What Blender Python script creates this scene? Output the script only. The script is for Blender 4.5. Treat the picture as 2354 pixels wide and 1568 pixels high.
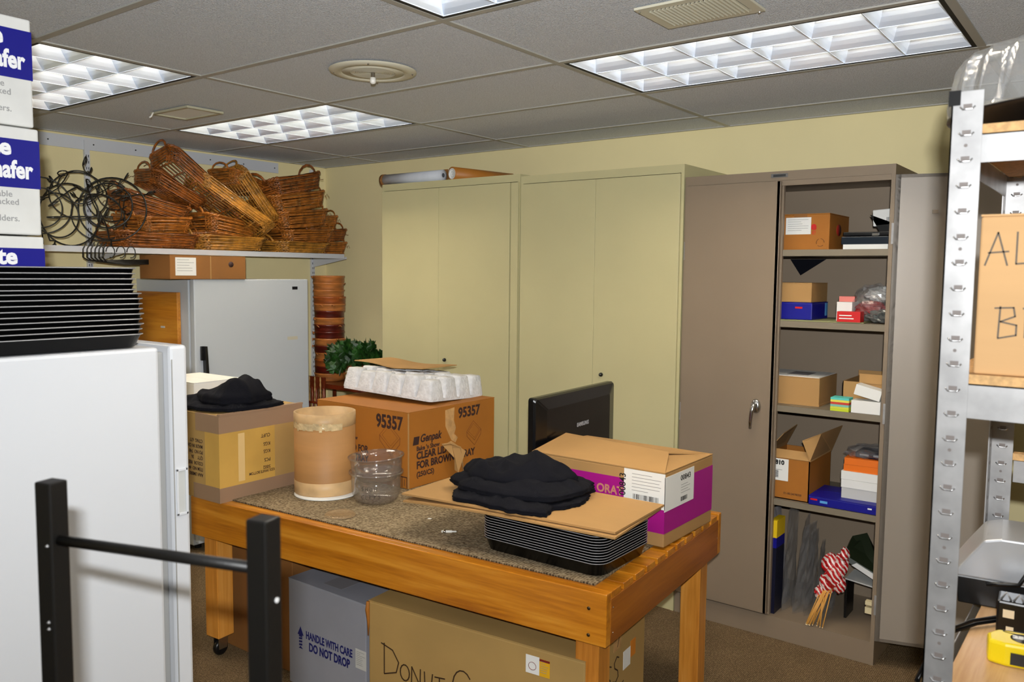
import bpy, bmesh, math, random
from mathutils import Vector, Matrix, noise
from math import pi, sin, cos, radians as R
random.seed(7)
for o in list(bpy.data.objects): bpy.data.objects.remove(o)
SC = bpy.context.scene
COL = SC.collection
# ------------------------------------------------------------------ camera
YAW, PITCH, ROLL, FPX = -0.6465, -0.0815, 0.0098, 1910.9
CAM = Vector((2.854, -3.644, 1.554))
FW = Vector((sin(YAW)*cos(PITCH), cos(YAW)*cos(PITCH), sin(PITCH)))
RT0 = Vector((cos(YAW), -sin(YAW), 0)); UP0 = RT0.cross(FW)
RT = RT0*cos(ROLL)+UP0*sin(ROLL); UP = -RT0*sin(ROLL)+UP0*cos(ROLL)
cd = bpy.data.cameras.new('camera'); co = bpy.data.objects.new('camera', cd); COL.objects.link(co)
m = Matrix((RT, UP, -FW)).transposed().to_4x4(); m.translation = CAM
co.matrix_world = m
cd.sensor_width = 36; cd.lens = FPX/2354*36; cd.clip_start = .05
cd.dof.use_dof = True; cd.dof.focus_distance = 3.1; cd.dof.aperture_fstop = 7.1
SC.camera = co
# ------------------------------------------------------------------ colour management, world, flash
SC.view_settings.view_transform = 'Standard'; SC.view_settings.look = 'None'
SC.view_settings.gamma = 1; SC.view_settings.use_curve_mapping = False
SC.view_settings.exposure = 0.0
SC.cycles.use_denoising = True
SC.cycles.max_bounces = 8; SC.cycles.diffuse_bounces = 4; SC.cycles.glossy_bounces = 4
SC.cycles.transparent_max_bounces = 16; SC.cycles.transmission_bounces = 8
SC.cycles.caustics_reflective = True; SC.cycles.caustics_refractive = False
SC.cycles.sample_clamp_indirect = 4
w = bpy.data.worlds.new('world'); SC.world = w; w.use_nodes = True
w.node_tree.nodes['Background'].inputs[0].default_value = (.004, .004, .004, 1)
# the photographer's flash, just above and behind the lens
fl = bpy.data.lights.new('camera_flash', 'AREA'); fl.shape = 'RECTANGLE'; fl.size = .045; fl.size_y = .03
fl.energy = 1.0; fl.color = (.97, .99, 1.0)
fl.use_nodes = True
nt = fl.node_tree; em = nt.nodes['Emission']; fo = nt.nodes.new('ShaderNodeLightFalloff')
FLASH = 26.5
fo.inputs['Strength'].default_value = FLASH; nt.links.new(fo.outputs['Linear'], em.inputs['Strength'])
fo2 = bpy.data.objects.new('camera_flash', fl); COL.objects.link(fo2)
m2 = m.copy(); m2 = m2 @ Matrix.Rotation(R(30), 4, 'X'); m2.translation = CAM + UP*.10 - FW*.08; fo2.matrix_world = m2
TUBE = 60.0                      # strength of the fluorescent tubes
TUBECOL = (1.0, .86, .66)
# ------------------------------------------------------------------ materials
def lin(c): return tuple(((v/255)/12.92 if v/255 <= .04045 else ((v/255+.055)/1.055)**2.4) for v in c)
MATS = {}
def mat(name, c, rough=.6, metal=0, spec=.5, var=None, bump=None, c2=None, stretch=(1,1,1), coat=0, alpha=None, trans=0, ior=1.45, emit=None, vor=False):
    """var=(noise scale, amount 0..1), bump=(scale, strength), c2 = second colour mixed by the noise"""
    if name in MATS: return MATS[name]
    M = bpy.data.materials.new(name); M.use_nodes = True; N = M.node_tree.nodes; L = M.node_tree.links
    b = N['Principled BSDF']; col = (*lin(c), 1)
    b.inputs['Base Color'].default_value = col; b.inputs['Roughness'].default_value = rough
    b.inputs['Metallic'].default_value = metal; b.inputs['Specular IOR Level'].default_value = spec
    b.inputs['Coat Weight'].default_value = coat; b.inputs['IOR'].default_value = ior
    if trans: b.inputs['Transmission Weight'].default_value = trans
    if alpha is not None: b.inputs['Alpha'].default_value = alpha
    if emit: b.inputs['Emission Color'].default_value = (*emit[0], 1); b.inputs['Emission Strength'].default_value = emit[1]
    if var or bump:
        tc = N.new('ShaderNodeTexCoord'); mp = N.new('ShaderNodeMapping'); mp.inputs['Scale'].default_value = stretch
        L.new(tc.outputs['Object'], mp.inputs[0])
    if var:
        n = N.new('ShaderNodeTexNoise'); n.inputs['Scale'].default_value = var[0]; n.inputs['Detail'].default_value = 4
        L.new(mp.outputs[0], n.inputs[0])
        r = N.new('ShaderNodeValToRGB'); r.color_ramp.elements[0].position = .35; r.color_ramp.elements[1].position = .65
        d = c2 if c2 else tuple(v*(1-var[1]) for v in c)
        r.color_ramp.elements[0].color = (*lin(d), 1); r.color_ramp.elements[1].color = col
        L.new(n.outputs[0], r.inputs[0]); L.new(r.outputs[0], b.inputs['Base Color'])
    if bump:
        if vor: n = N.new('ShaderNodeTexVoronoi')
        else: n = N.new('ShaderNodeTexNoise'); n.inputs['Detail'].default_value = 3
        n.inputs['Scale'].default_value = bump[0]
        L.new(mp.outputs[0], n.inputs['Vector']); bp = N.new('ShaderNodeBump'); bp.inputs['Strength'].default_value = bump[1]; bp.inputs['Distance'].default_value = .01
        L.new(n.outputs[0], bp.inputs['Height']); L.new(bp.outputs[0], b.inputs['Normal'])
    MATS[name] = M; return M
def wood(name, c1, c2, c3, rough=.35, along='X', scale=9, coat=.3):
    if name in MATS: return MATS[name]
    M = bpy.data.materials.new(name); M.use_nodes = True; N = M.node_tree.nodes; L = M.node_tree.links
    b = N['Principled BSDF']; b.inputs['Roughness'].default_value = rough; b.inputs['Coat Weight'].default_value = coat; b.inputs['Coat Roughness'].default_value = .25
    tc = N.new('ShaderNodeTexCoord'); mp = N.new('ShaderNodeMapping')
    s = {'X': (.06, 1, 1), 'Y': (1, .06, 1), 'Z': (1, 1, .06)}[along]; mp.inputs['Scale'].default_value = s
    L.new(tc.outputs['Object'], mp.inputs[0])
    n = N.new('ShaderNodeTexNoise'); n.inputs['Scale'].default_value = scale; n.inputs['Detail'].default_value = 6; n.inputs['Distortion'].default_value = 1.2
    L.new(mp.outputs[0], n.inputs[0])
    n2 = N.new('ShaderNodeTexNoise'); n2.inputs['Scale'].default_value = scale*12; n2.inputs['Detail'].default_value = 3; L.new(mp.outputs[0], n2.inputs[0])
    mx = N.new('ShaderNodeMath'); mx.operation = 'MULTIPLY_ADD'; L.new(n2.outputs[0], mx.inputs[0]); mx.inputs[1].default_value = .35; L.new(n.outputs[0], mx.inputs[2])
    r = N.new('ShaderNodeValToRGB'); e = r.color_ramp.elements
    e[0].position = .45; e[0].color = (*lin(c1), 1); e[1].position = .85; e[1].color = (*lin(c3), 1); k = e.new(.65); k.color = (*lin(c2), 1)
    L.new(mx.outputs[0], r.inputs[0]); L.new(r.outputs[0], b.inputs['Base Color'])
    bp = N.new('ShaderNodeBump'); bp.inputs['Strength'].default_value = .08; L.new(n2.outputs[0], bp.inputs['Height']); L.new(bp.outputs[0], b.inputs['Normal'])
    MATS[name] = M; return M
def carpet(name, ca, cb, cc, sc, sx=1, bumps=.6):
    M = bpy.data.materials.new(name); M.use_nodes = True; N = M.node_tree.nodes; L = M.node_tree.links
    b = N['Principled BSDF']; b.inputs['Roughness'].default_value = .95; b.inputs['Specular IOR Level'].default_value = .1
    tc = N.new('ShaderNodeTexCoord'); mp = N.new('ShaderNodeMapping'); mp.inputs['Scale'].default_value = (1, sx, 1); L.new(tc.outputs['Object'], mp.inputs[0])
    v = N.new('ShaderNodeTexVoronoi'); v.inputs['Scale'].default_value = sc; L.new(mp.outputs[0], v.inputs[0])
    v.inputs['Randomness'].default_value = .35
    r = N.new('ShaderNodeValToRGB'); e = r.color_ramp.elements; e[0].position = .1; e[0].color = (*lin(ca), 1); e[1].position = .75; e[1].color = (*lin(cc), 1); k = e.new(.45); k.color = (*lin(cb), 1)
    L.new(v.outputs['Distance'], r.inputs[0])
    n = N.new('ShaderNodeTexNoise'); n.inputs['Scale'].default_value = 6; L.new(tc.outputs['Object'], n.inputs[0])
    hs = N.new('ShaderNodeHueSaturation'); ml = N.new('ShaderNodeMapRange'); ml.inputs['To Min'].default_value = .8; ml.inputs['To Max'].default_value = 1.2
    L.new(n.outputs[0], ml.inputs[0]); L.new(ml.outputs[0], hs.inputs['Value']); L.new(r.outputs[0], hs.inputs['Color']); L.new(hs.outputs[0], b.inputs['Base Color'])
    bp = N.new('ShaderNodeBump'); bp.invert = True; bp.inputs['Strength'].default_value = bumps; bp.inputs['Distance'].default_value = .004; L.new(v.outputs['Distance'], bp.inputs['Height']); L.new(bp.outputs[0], b.inputs['Normal'])
    MATS[name] = M; return M
# ------------------------------------------------------------------ mesh builder
class MB:
    def __init__(s): s.v = []; s.f = []; s.sm = []
    def add(s, vs, fs, smooth=False):
        k = len(s.v); s.v += [tuple(v) for v in vs]; s.f += [tuple(i+k for i in f) for f in fs]; s.sm += [smooth]*len(fs); return s
    def box(s, x0, x1, y0, y1, z0, z1, M=None):
        vs = [Vector((x, y, z)) for z in (z0, z1) for (x, y) in ((x0, y0), (x1, y0), (x1, y1), (x0, y1))]
        if M is not None: vs = [M @ v for v in vs]
        return s.add(vs, [(3,2,1,0), (4,5,6,7), (0,1,5,4), (1,2,6,5), (2,3,7,6), (3,0,4,7)])
    def cbox(s, c, d, M=None):
        return s.box(c[0]-d[0]/2, c[0]+d[0]/2, c[1]-d[1]/2, c[1]+d[1]/2, c[2]-d[2]/2, c[2]+d[2]/2, M)
    def quad(s, *p, smooth=False): return s.add(p, [tuple(range(len(p)))], smooth)
    def prism(s, poly, z0, z1, M=None):
        n = len(poly); vs = [Vector((x, y, z0)) for x, y in poly]+[Vector((x, y, z1)) for x, y in poly]
        if M is not None: vs = [M @ v for v in vs]
        return s.add(vs, [tuple(range(n))[::-1], tuple(range(n, 2*n))]+[(i, (i+1) % n, (i+1) % n+n, i+n) for i in range(n)])
    def tube(s, pts, r, n=6, closed=False, cap=True):
        P = [Vector(p) for p in pts]; m = len(P); vs = []; fs = []; prev = None
        for i in range(m):
            a = P[(i-1) % m] if (closed or i > 0) else P[0]; b = P[(i+1) % m] if (closed or i < m-1) else P[-1]
            t = (b-a); t = t.normalized() if t.length > 1e-9 else Vector((0, 0, 1))
            if prev is None: u = t.orthogonal().normalized()
            else:
                u = prev - t*prev.dot(t); u = u.normalized() if u.length > 1e-6 else t.orthogonal().normalized()
            prev = u; w_ = t.cross(u); rr = r[i] if isinstance(r, (list, tuple)) else r
            vs += [P[i]+u*(rr*cos(2*pi*k/n))+w_*(rr*sin(2*pi*k/n)) for k in range(n)]
        for i in range(m if closed else m-1):
            j = (i+1) % m
            fs += [(i*n+k, i*n+(k+1) % n, j*n+(k+1) % n, j*n+k) for k in range(n)]
        if not closed and cap: fs += [tuple(range(n))[::-1], tuple(range((m-1)*n, m*n))]
        return s.add(vs, fs, True)
    def lathe(s, prof, n=32, c=(0, 0), M=None, smooth=True):
        vs = []; fs = []
        for r, z in prof:
            vs += [Vector((c[0]+r*cos(2*pi*k/n), c[1]+r*sin(2*pi*k/n), z)) for k in range(n)]
        if M is not None: vs = [M @ v for v in vs]
        for i in range(len(prof)-1): fs += [(i*n+k, i*n+(k+1) % n, (i+1)*n+(k+1) % n, (i+1)*n+k) for k in range(n)]
        return s.add(vs, fs, smooth)
    def cyl(s, c, r, h, n=24, M=None):
        return s.lathe([(0.0001, c[2]), (r, c[2]), (r, c[2]+h), (0.0001, c[2]+h)], n, c[:2], M, False)
def obj(name, mb, m, parent=None, loc=(0, 0, 0), rot=(0, 0, 0), bev=0, label=None, sub=0):
    me = bpy.data.meshes.new(name); me.from_pydata(mb.v, [], mb.f); me.validate(); me.polygons.foreach_set('use_smooth', (mb.sm+[False]*9)[:len(me.polygons)]) if len(me.polygons) == len(mb.f) else None
    me.materials.append(m); me.update()
    o = bpy.data.objects.new(name, me); COL.objects.link(o); o.location = loc; o.rotation_euler = rot
    if parent is not None: o.parent = parent
    if bev:
        b = o.modifiers.new('bevel', 'BEVEL'); b.width = bev; b.segments = 2; b.limit_method = 'ANGLE'; b.angle_limit = R(40)
    if sub: q = o.modifiers.new('sub', 'SUBSURF'); q.levels = sub; q.render_levels = sub
    if label: o['label'] = label
    return o
def tag(o, label, cat, group=None, kind=None):
    o['label'] = label; o['category'] = cat
    if group: o['group'] = group
    if kind: o['kind'] = kind
    return o
def thing(name, label, cat, loc=(0, 0, 0), rz=0, group=None):
    o = bpy.data.objects.new(name, None); COL.objects.link(o); o.location = loc; o.rotation_euler = (0, 0, rz)
    o.empty_display_size = .05
    return tag(o, label, cat, group)
def struct(name, mb, m, parent=None, **k):
    o = obj(name, mb, m, parent, **k)
    if parent is None: o['kind'] = 'structure'
    return o
def kids(o): return [c for c in bpy.data.objects if c.parent == o]
def dup(root, loc=None, rot=None, label=None, group=None, scale=None):
    r = root.copy(); COL.objects.link(r)
    if loc is not None: r.location = loc
    if rot is not None: r.rotation_euler = rot
    if label: r['label'] = label
    if group: r['group'] = group
    if scale: r.scale = scale
    for ch in kids(root):
        c = ch.copy(); COL.objects.link(c); c.parent = r
        for g in kids(ch): d = g.copy(); COL.objects.link(d); d.parent = c
    return r
def face(n, up=(0, 0, 1)):
    """rotation whose local z is the face normal and local y its up direction"""
    n = Vector(n).normalized(); u = Vector(up); r = u.cross(n).normalized(); u = n.cross(r)
    return Matrix((r, u, n)).transposed()
def text(name, s, size, loc, n, m, parent, up=(0, 0, 1), ax='LEFT', bold=0, sx=1, shear=0, sp=1.0, depth=.0003, label=None):
    cu = bpy.data.curves.new('txt', 'FONT'); cu.body = s; cu.size = size; cu.align_x = ax; cu.align_y = 'BOTTOM'
    cu.offset = bold*1.7+size*.008; cu.shear = shear; cu.space_character = sp; cu.extrude = depth; cu.resolution_u = 3; cu.space_line = 1.0
    t = bpy.data.objects.new('txt', cu); COL.objects.link(t)
    me = bpy.data.meshes.new_from_object(t.evaluated_get(bpy.context.evaluated_depsgraph_get()))
    bpy.data.objects.remove(t); me.name = name
    o = bpy.data.objects.new(name, me); COL.objects.link(o); me.materials.clear(); me.materials.append(m)
    q = face(n, up).to_4x4() @ Matrix.Diagonal((sx, 1, 1, 1))
    me.transform(q); o.location = loc
    o.parent = parent
    if label: o['label'] = label
    return o
def strokes(name, lines, r, loc, n, m, parent, up=(0, 0, 1)):
    """hand-drawn marker strokes given in face coordinates"""
    b = MB(); F = face(n, up)
    for ln in lines:
        P = [Vector((p[0], p[1], 0)) for p in ln]
        # flat ribbon
        for i in range(len(P)-1):
            a, c = P[i], P[i+1]; d = (c-a); 
            if d.length < 1e-6: continue
            t = d.normalized(); nn = Vector((-t.y, t.x, 0))*r; a2 = a-t*r*.6; c2 = c+t*r*.6
            q = [a2-nn, c2-nn, c2+nn, a2+nn]; b.prism([(v.x, v.y) for v in q], -.0002, .0004, F.to_4x4())
    return obj(name, b, m, parent, loc)
def arc(cx, cy, rx, ry, a0, a1, n=10): return [(cx+rx*cos(R(a0+(a1-a0)*i/n)), cy+ry*sin(R(a0+(a1-a0)*i/n))) for i in range(n+1)]
def rrect(a, b, r, n=5):
    """rounded rectangle outline, half sizes a,b, corner radius r"""
    P = []
    for sx, sy, s in ((1, 1, 0), (-1, 1, 90), (-1, -1, 180), (1, -1, 270)):
        P += [(sx*(a-r)+r*cos(R(s+90*i/n)), sy*(b-r)+r*sin(R(s+90*i/n))) for i in range(n+1)]
    return P
def loft(mb, rings, close_first=False, close_last=False, smooth=True):
    n = len(rings[0]); vs = [v for r in rings for v in r]; fs = []
    for i in range(len(rings)-1): fs += [(i*n+k, i*n+(k+1) % n, (i+1)*n+(k+1) % n, (i+1)*n+k) for k in range(n)]
    if close_first: fs.append(tuple(range(n))[::-1])
    if close_last: fs.append(tuple(range((len(rings)-1)*n, len(rings)*n)))
    mb.add(vs, fs, smooth)
# ---- palette
WALL = mat('yellow_wall_paint', (230, 216, 166), .75, bump=(90, .03), var=(1.2, .04))
CREAM = mat('cream_metal_paint', (196, 188, 144), .42, var=(1.5, .04), bump=(160, .02))
BROWN = mat('tan_metal_paint', (136, 120, 101), .42, var=(1.5, .05), bump=(160, .02))
BROWN2 = mat('tan_metal_inside', (128, 118, 100), .5, var=(1.5, .05))
TILE_T = mat('ceiling_grid_paint', (170, 168, 160), .5)
CHROME = mat('chrome', (200, 200, 200), .22, 1)
STEEL = mat('galvanised_steel', (176, 175, 175), .42, .5, var=(20, .12))
BLACKP = mat('black_plastic', (14, 14, 15), .3)
BLACKM = mat('black_powder_coat', (22, 21, 20), .42, bump=(250, .03))
BLACKW = mat('black_wire', (42, 42, 40), .3, .5)
WHITEP = mat('white_enamel', (214, 217, 222), .35)
FRIDGE = mat('off_white_enamel', (188, 194, 200), .4)
GREYG = mat('grey_gasket', (160, 160, 158), .6)
CARD = mat('cardboard', (174, 134, 82), .8, var=(3, .07), bump=(60, .04), stretch=(1, 1, .3))
CARD2 = mat('dark_cardboard', (140, 92, 42), .8, var=(3, .08))
CARDO = mat('orange_cardboard', (164, 102, 30), .7, var=(4, .06))
CARDG = mat('olive_cardboard', (180, 146, 86), .8, var=(3, .07))
CARDY = mat('yellow_packing_tape', (208, 166, 84), .32, var=(5, .07))
TAPEB = mat('brown_packing_tape', (150, 122, 98), .35)
TAPEC = mat('clear_packing_tape', (205, 160, 105), .18, var=(30, .15), bump=(40, .3))
PAPER = mat('white_paper', (232, 232, 228), .7)
PAPERG = mat('grey_paper', (196, 196, 192), .7)
INK = mat('black_ink', (20, 18, 16), .7)
INKP = mat('dark_print', (52, 30, 28), .7)
INKG = mat('grey_print', (140, 140, 140), .7)
MARK = mat('brown_marker', (58, 38, 22), .6)
BLUEB = mat('royal_blue_print', (6, 8, 128), .45)
NAVY = mat('navy_print', (20, 26, 96), .6)
PINE = wood('orange_pine', (146, 80, 8), (190, 118, 22), (212, 144, 44), .32, 'X', 9)
PINEZ = wood('orange_pine_upright', (176, 106, 32), (210, 138, 52), (226, 160, 76), .35, 'Z', 9)
PINEY = wood('orange_pine_end', (126, 66, 10), (150, 84, 18), (172, 102, 26), .35, 'Y', 9)
PART = mat('particle_board', (222, 176, 118), .7, var=(120, .15))
CLOTH = mat('black_cloth', (12, 13, 20), .9, spec=.15, bump=(500, .25))
WICK = [mat('wicker_orange', (196, 118, 42), .36, var=(25, .35), coat=.3), mat('wicker_brown', (166, 94, 34), .38, var=(25, .4), coat=.3), mat('wicker_gold', (204, 140, 52), .38, var=(25, .35), coat=.3)]
def film(name, tint, base, edge, rough=.05, diff=.06):
    """thin clear plastic: mostly see-through, glossy, milkier where seen edge-on"""
    M = bpy.data.materials.new(name); M.use_nodes = True; N = M.node_tree.nodes; L = M.node_tree.links; N.clear()
    out = N.new('ShaderNodeOutputMaterial'); tr = N.new('ShaderNodeBsdfTransparent'); tr.inputs[0].default_value = (*lin(tint), 1)
    gl = N.new('ShaderNodeBsdfGlossy'); gl.inputs['Roughness'].default_value = rough; df = N.new('ShaderNodeBsdfDiffuse'); df.inputs[0].default_value = (*lin((225, 225, 225)), 1)
    lw = N.new('ShaderNodeLayerWeight'); lw.inputs[0].default_value = .35; mr = N.new('ShaderNodeMapRange'); mr.inputs['To Min'].default_value = base; mr.inputs['To Max'].default_value = edge
    L.new(lw.outputs['Facing'], mr.inputs[0]); m1 = N.new('ShaderNodeMixShader'); L.new(mr.outputs[0], m1.inputs[0]); L.new(tr.outputs[0], m1.inputs[1]); L.new(gl.outputs[0], m1.inputs[2])
    m2 = N.new('ShaderNodeMixShader'); m2.inputs[0].default_value = diff; L.new(m1.outputs[0], m2.inputs[1]); L.new(df.outputs[0], m2.inputs[2]); L.new(m2.outputs[0], out.inputs[0])
    MATS[name] = M; return M
CLEAR = film('clear_plastic', (246, 246, 246), .05, .45, .08, .035)
DOME = film('ribbed_clear_plastic', (244, 244, 240), .10, .7, .12, .16)
BAG = film('clear_bag_film', (250, 250, 250), .06, .4, .2, .09)
MAG = mat('magenta_print', (160, 14, 128), .5)
RED = mat('red_print', (196, 22, 22), .45)
# ================================================================== the room
X0, X1, Y0, Y1, HC = -1.80, 4.20, -5.60, 0.31, 2.28
PX, PY, GX, GY = 1.215, .597, -.02, -.60       # ceiling grid pitch and one crossing
struct('floor', MB().box(X0-.1, X1+.1, Y0-.1, Y1+.1, -.1, 0), carpet('brown_carpet', (58, 46, 32), (104, 86, 62), (134, 114, 86), 150, 1.0, .8))
struct('wall_back', MB().box(X0-.1, X1+.1, Y1, Y1+.1, 0, HC+.35), WALL)
struct('wall_left', MB().box(X0-.1, X0, Y0, Y1, 0, HC+.35), WALL)
struct('wall_right', MB().box(X1, X1+.1, Y0, Y1, 0, HC+.35), WALL)
struct('wall_front', MB().box(X0-.1, X1+.1, Y0-.1, Y0, 0, HC+.35), WALL)
struct('baseboard_back', MB().box(X0, X1, Y1-.012, Y1, 0, .1), mat('brown_vinyl_base', (70, 52, 38), .5))
tile = mat('acoustic_tile', (238, 242, 248), .75, spec=.4, var=(240, .13), bump=(230, 1.0), stretch=(1, 1, 1))
lamps_at = [(-1, -2, 'left'), (-1, 0, 'centre'), (1, 0, 'right'), (1, -2, 'top')]
cells = {(i, j) for i, j, _ in lamps_at}
mb = MB(); xs = [X0]+[GX+PX*i for i in range(-1, 4) if X0 < GX+PX*i < X1]+[X1]
ys = [Y1]+[GY+PY*j for j in range(1, -9, -1) if Y0 < GY+PY*j < Y1]+[Y0]
for i in range(len(xs)-1):
    for j in range(len(ys)-1):
        ci = round((xs[i]-GX)/PX) if i > 0 else -2
        cj = round((ys[j]-GY)/PY) if j > 0 else 9
        if (ci, cj) in cells: continue
        mb.box(xs[i], xs[i+1], ys[j+1], ys[j], HC+.004, HC+.02)
struct('ceiling', mb, tile)
struct('leak_cover', MB().box(X0-.1, X1+.1, Y0-.1, Y1+.1, HC+.3, HC+.35), tile).name = 'ceiling_leak_cover'  # added unseen slab, closing the void above the tiles against light leaks
mb = MB(); T = .012
for x in xs[1:-1]: mb.box(x-T, x+T, Y0, Y1, HC, HC+.006)
for y in ys[1:-1]: mb.box(X0, X1, y-T, y+T, HC-.0003, HC+.0055)
mb.box(X0, X1, Y1-.02, Y1, HC-.0005, HC+.005); mb.box(X0, X0+.02, Y0, Y1, HC-.0005, HC+.005)
struct('trim_1', mb, TILE_T)
# ---- recessed parabolic troffers
ALU = mat('louver_aluminium', (226, 238, 255), .27, .45)
REFL = mat('troffer_white_reflector', (235, 235, 235), .5)
DARKM = mat('gap_shade', (20, 18, 16), .6)  # near-black painted in for the shade inside gaps, slots and openings
TUBEM = mat('fluorescent_tube', (255, 255, 255), .4, emit=(TUBECOL, TUBE))
def troffer():
    t = thing('ceiling_light', 'x', 'ceiling light', group='recessed fluorescent ceiling lights')
    w_, d = PX-.024, PY-.024
    a, b, h = w_/2, d/2, .135
    m1 = MB()       # housing: open box above the ceiling
    m1.box(-a, a, -b, b, h, h+.004); m1.box(-a, -a+.003, -b, b, .017, h); m1.box(a-.003, a, -b, b, .017, h); m1.box(-a+.003, a-.003, -b, -b+.003, .017, h); m1.box(-a+.003, a-.003, b-.003, b, .017, h)
    obj('housing', m1, REFL, t)
    m2 = MB(); g = .014    # flush dark ring, painting in the shaded gap round the louver
    for q in ((-a, a, -b, -b+g), (-a, a, b-g, b), (-a, -a+g, -b+g, b-g), (a-g, a, -b+g, b-g)): m2.box(*q, .0012, .016)
    obj('frame', m2, DARKM, t)
    L = MB(); la, lb = a-g, b-g; nx, ny = 6, 3; cx, cy = 2*la/nx, 2*lb/ny; e = .0012; zt = .075
    for i in range(nx):
        for j in range(ny):
            x0, x1 = -la+i*cx+e, -la+(i+1)*cx-e; y0, y1 = -lb+j*cy+e, -lb+(j+1)*cy-e
            ins = cx*.13; iny = cy*.24; K = 6; rings = []
            for k in range(K+1):
                s = k/K; z = .004+(zt-.004)*s; fx = ins*(1-(1-s)**1.8) if s else 0; fy = iny*(1-(1-s)**1.8) if s else 0
                rings.append([(x0+fx, y0+fy, z), (x1-fx, y0+fy, z), (x1-fx, y1-fy, z), (x0+fx, y1-fy, z)])
            for k in range(K):
                for q in range(4):
                    A, B_ = rings[k][q], rings[k][(q+1) % 4]; C_, D_ = rings[k+1][(q+1) % 4], rings[k+1][q]
                    L.add([A, B_, C_, D_], [(0, 3, 2, 1)], True)
    for i in range(nx+1): L.box(-la+i*cx-e, -la+i*cx+e, -lb, lb, .002, .006)
    for j in range(ny+1): L.box(-la, la, -lb+j*cy-e, -lb+j*cy+e, .002, .006)
    obj('louver', L, ALU, t)
    for j in range(3):
        y = -lb+(j+.5)*cy
        obj('tube', MB().tube([(-la+.02, y, .098), (la-.02, y, .098)], .013, 10), TUBEM, t)
    return t
tf = troffer(); first = True
LN = {'left': 'recessed ceiling light at the far left, partly hidden by the blue and white cartons',
      'centre': 'recessed square-cell ceiling light between the round speaker and the wicker baskets',
      'right': 'large recessed square-cell ceiling light above the tan metal cabinet',
      'top': 'recessed ceiling light cut off by the top edge, only a corner showing'}
for i, j, nm in lamps_at:
    loc = (GX+PX*(i+.5), GY+PY*(j-.5), HC)
    if first: tf.location = loc; tf['label'] = LN[nm]; first = False
    else: dup(tf, loc, label=LN[nm])
# ---- ceiling fittings
PL = mat('ivory_fitting', (206, 202, 182), .4)
t = thing('ceiling_speaker', 'round ivory ceiling speaker plate with ringed grille', 'speaker', (.585, -1.491, HC))
obj('mounting_ring', MB().lathe([(.158, -.001), (.155, -.006), (.135, -.010), (.118, -.010), (.11, -.004), (.11, 0)], 48), PL, t)
m1 = MB(); m1.lathe([(.0001, -.006), (.128, -.006), (.128, -.001)], 48)
for r in [.018+.0068*k for k in range(10)]: m1.lathe([(r, -.006), (r+.0015, -.0085), (r+.003, -.006)], 40)
obj('grille', m1, PL, t)
for a_ in (40, 130, 220, 310): obj('screw', MB().lathe([(.0001, -.0135), (.003, -.0125), (.004, -.008)], 8, (.142*cos(R(a_)), .142*sin(R(a_)))), CHROME, t)
t = thing('fire_sprinkler', 'small white pendent sprinkler head in the centre of the round ceiling plate', 'sprinkler', (.585, -1.491, HC-.004))
obj('stem', MB().cyl((0, 0, -.022), .008, .022, 16), CHROME, t); obj('cap', MB().lathe([(.0001, -.043), (.008, -.041), (.011, -.034), (.011, -.02), (.0001, -.018)], 20), mat('white_cap', (235, 233, 225), .35), t)
t = thing('ceiling_vent', 'white louvred air vent in the ceiling left of the large right light', 'vent', (1.848, -1.475, HC+.0))
m1 = MB(); A, B_ = .145, .105
for q in ((-A, A, -B_, -B_+.028), (-A, A, B_-.028, B_), (-A, -A+.028, -B_+.028, B_-.028), (A-.028, A, -B_+.028, B_-.028)): m1.box(*q, -.007, -.0005)
obj('frame', m1, PL, t)
m1 = MB()
for k in range(19):
    x = -A+.034+k*.0122; m1.box(x, x+.0012, -B_+.028, B_-.028, -.012, -.002, Matrix.Translation((0, 0, 0)))
    m1.box(x, x+.0065, -B_+.028, B_-.028, -.0075, -.0065)
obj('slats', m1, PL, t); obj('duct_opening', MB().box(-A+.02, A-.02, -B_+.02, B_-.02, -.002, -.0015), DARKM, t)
for sx, sy in ((-1, -1), (1, 1)): obj('screw', MB().cyl((sx*(A-.012), sy*(B_-.012), -.0125), .003, .003, 8), CHROME, t)
t = thing('ceiling_access_plate', 'small square ivory plate in the ceiling between the left and centre lights', 'ceiling plate', (-.705, -1.435, HC))
A, B_ = .150, .092; m1 = MB()
for q in ((-A, A, -B_, -B_+.016), (-A, A, B_-.016, B_), (-A, -A+.016, -B_+.016, B_-.016), (A-.016, A, -B_+.016, B_-.016)): m1.box(*q, -.010, -.0005)
obj('frame', m1, mat('ivory_plate', (176, 172, 148), .4), t); obj('panel', MB().box(-A+.016, A-.016, -B_+.016, B_-.016, -.004, -.001), PAPER, t)
obj('wire_end', MB().tube([(-.11, -.10, -.004), (-.10, -.11, -.012), (-.094, -.122, -.03), (-.098, -.128, -.034)], .004, 6), mat('white_cap', (235, 233, 225), .35), t)
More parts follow.
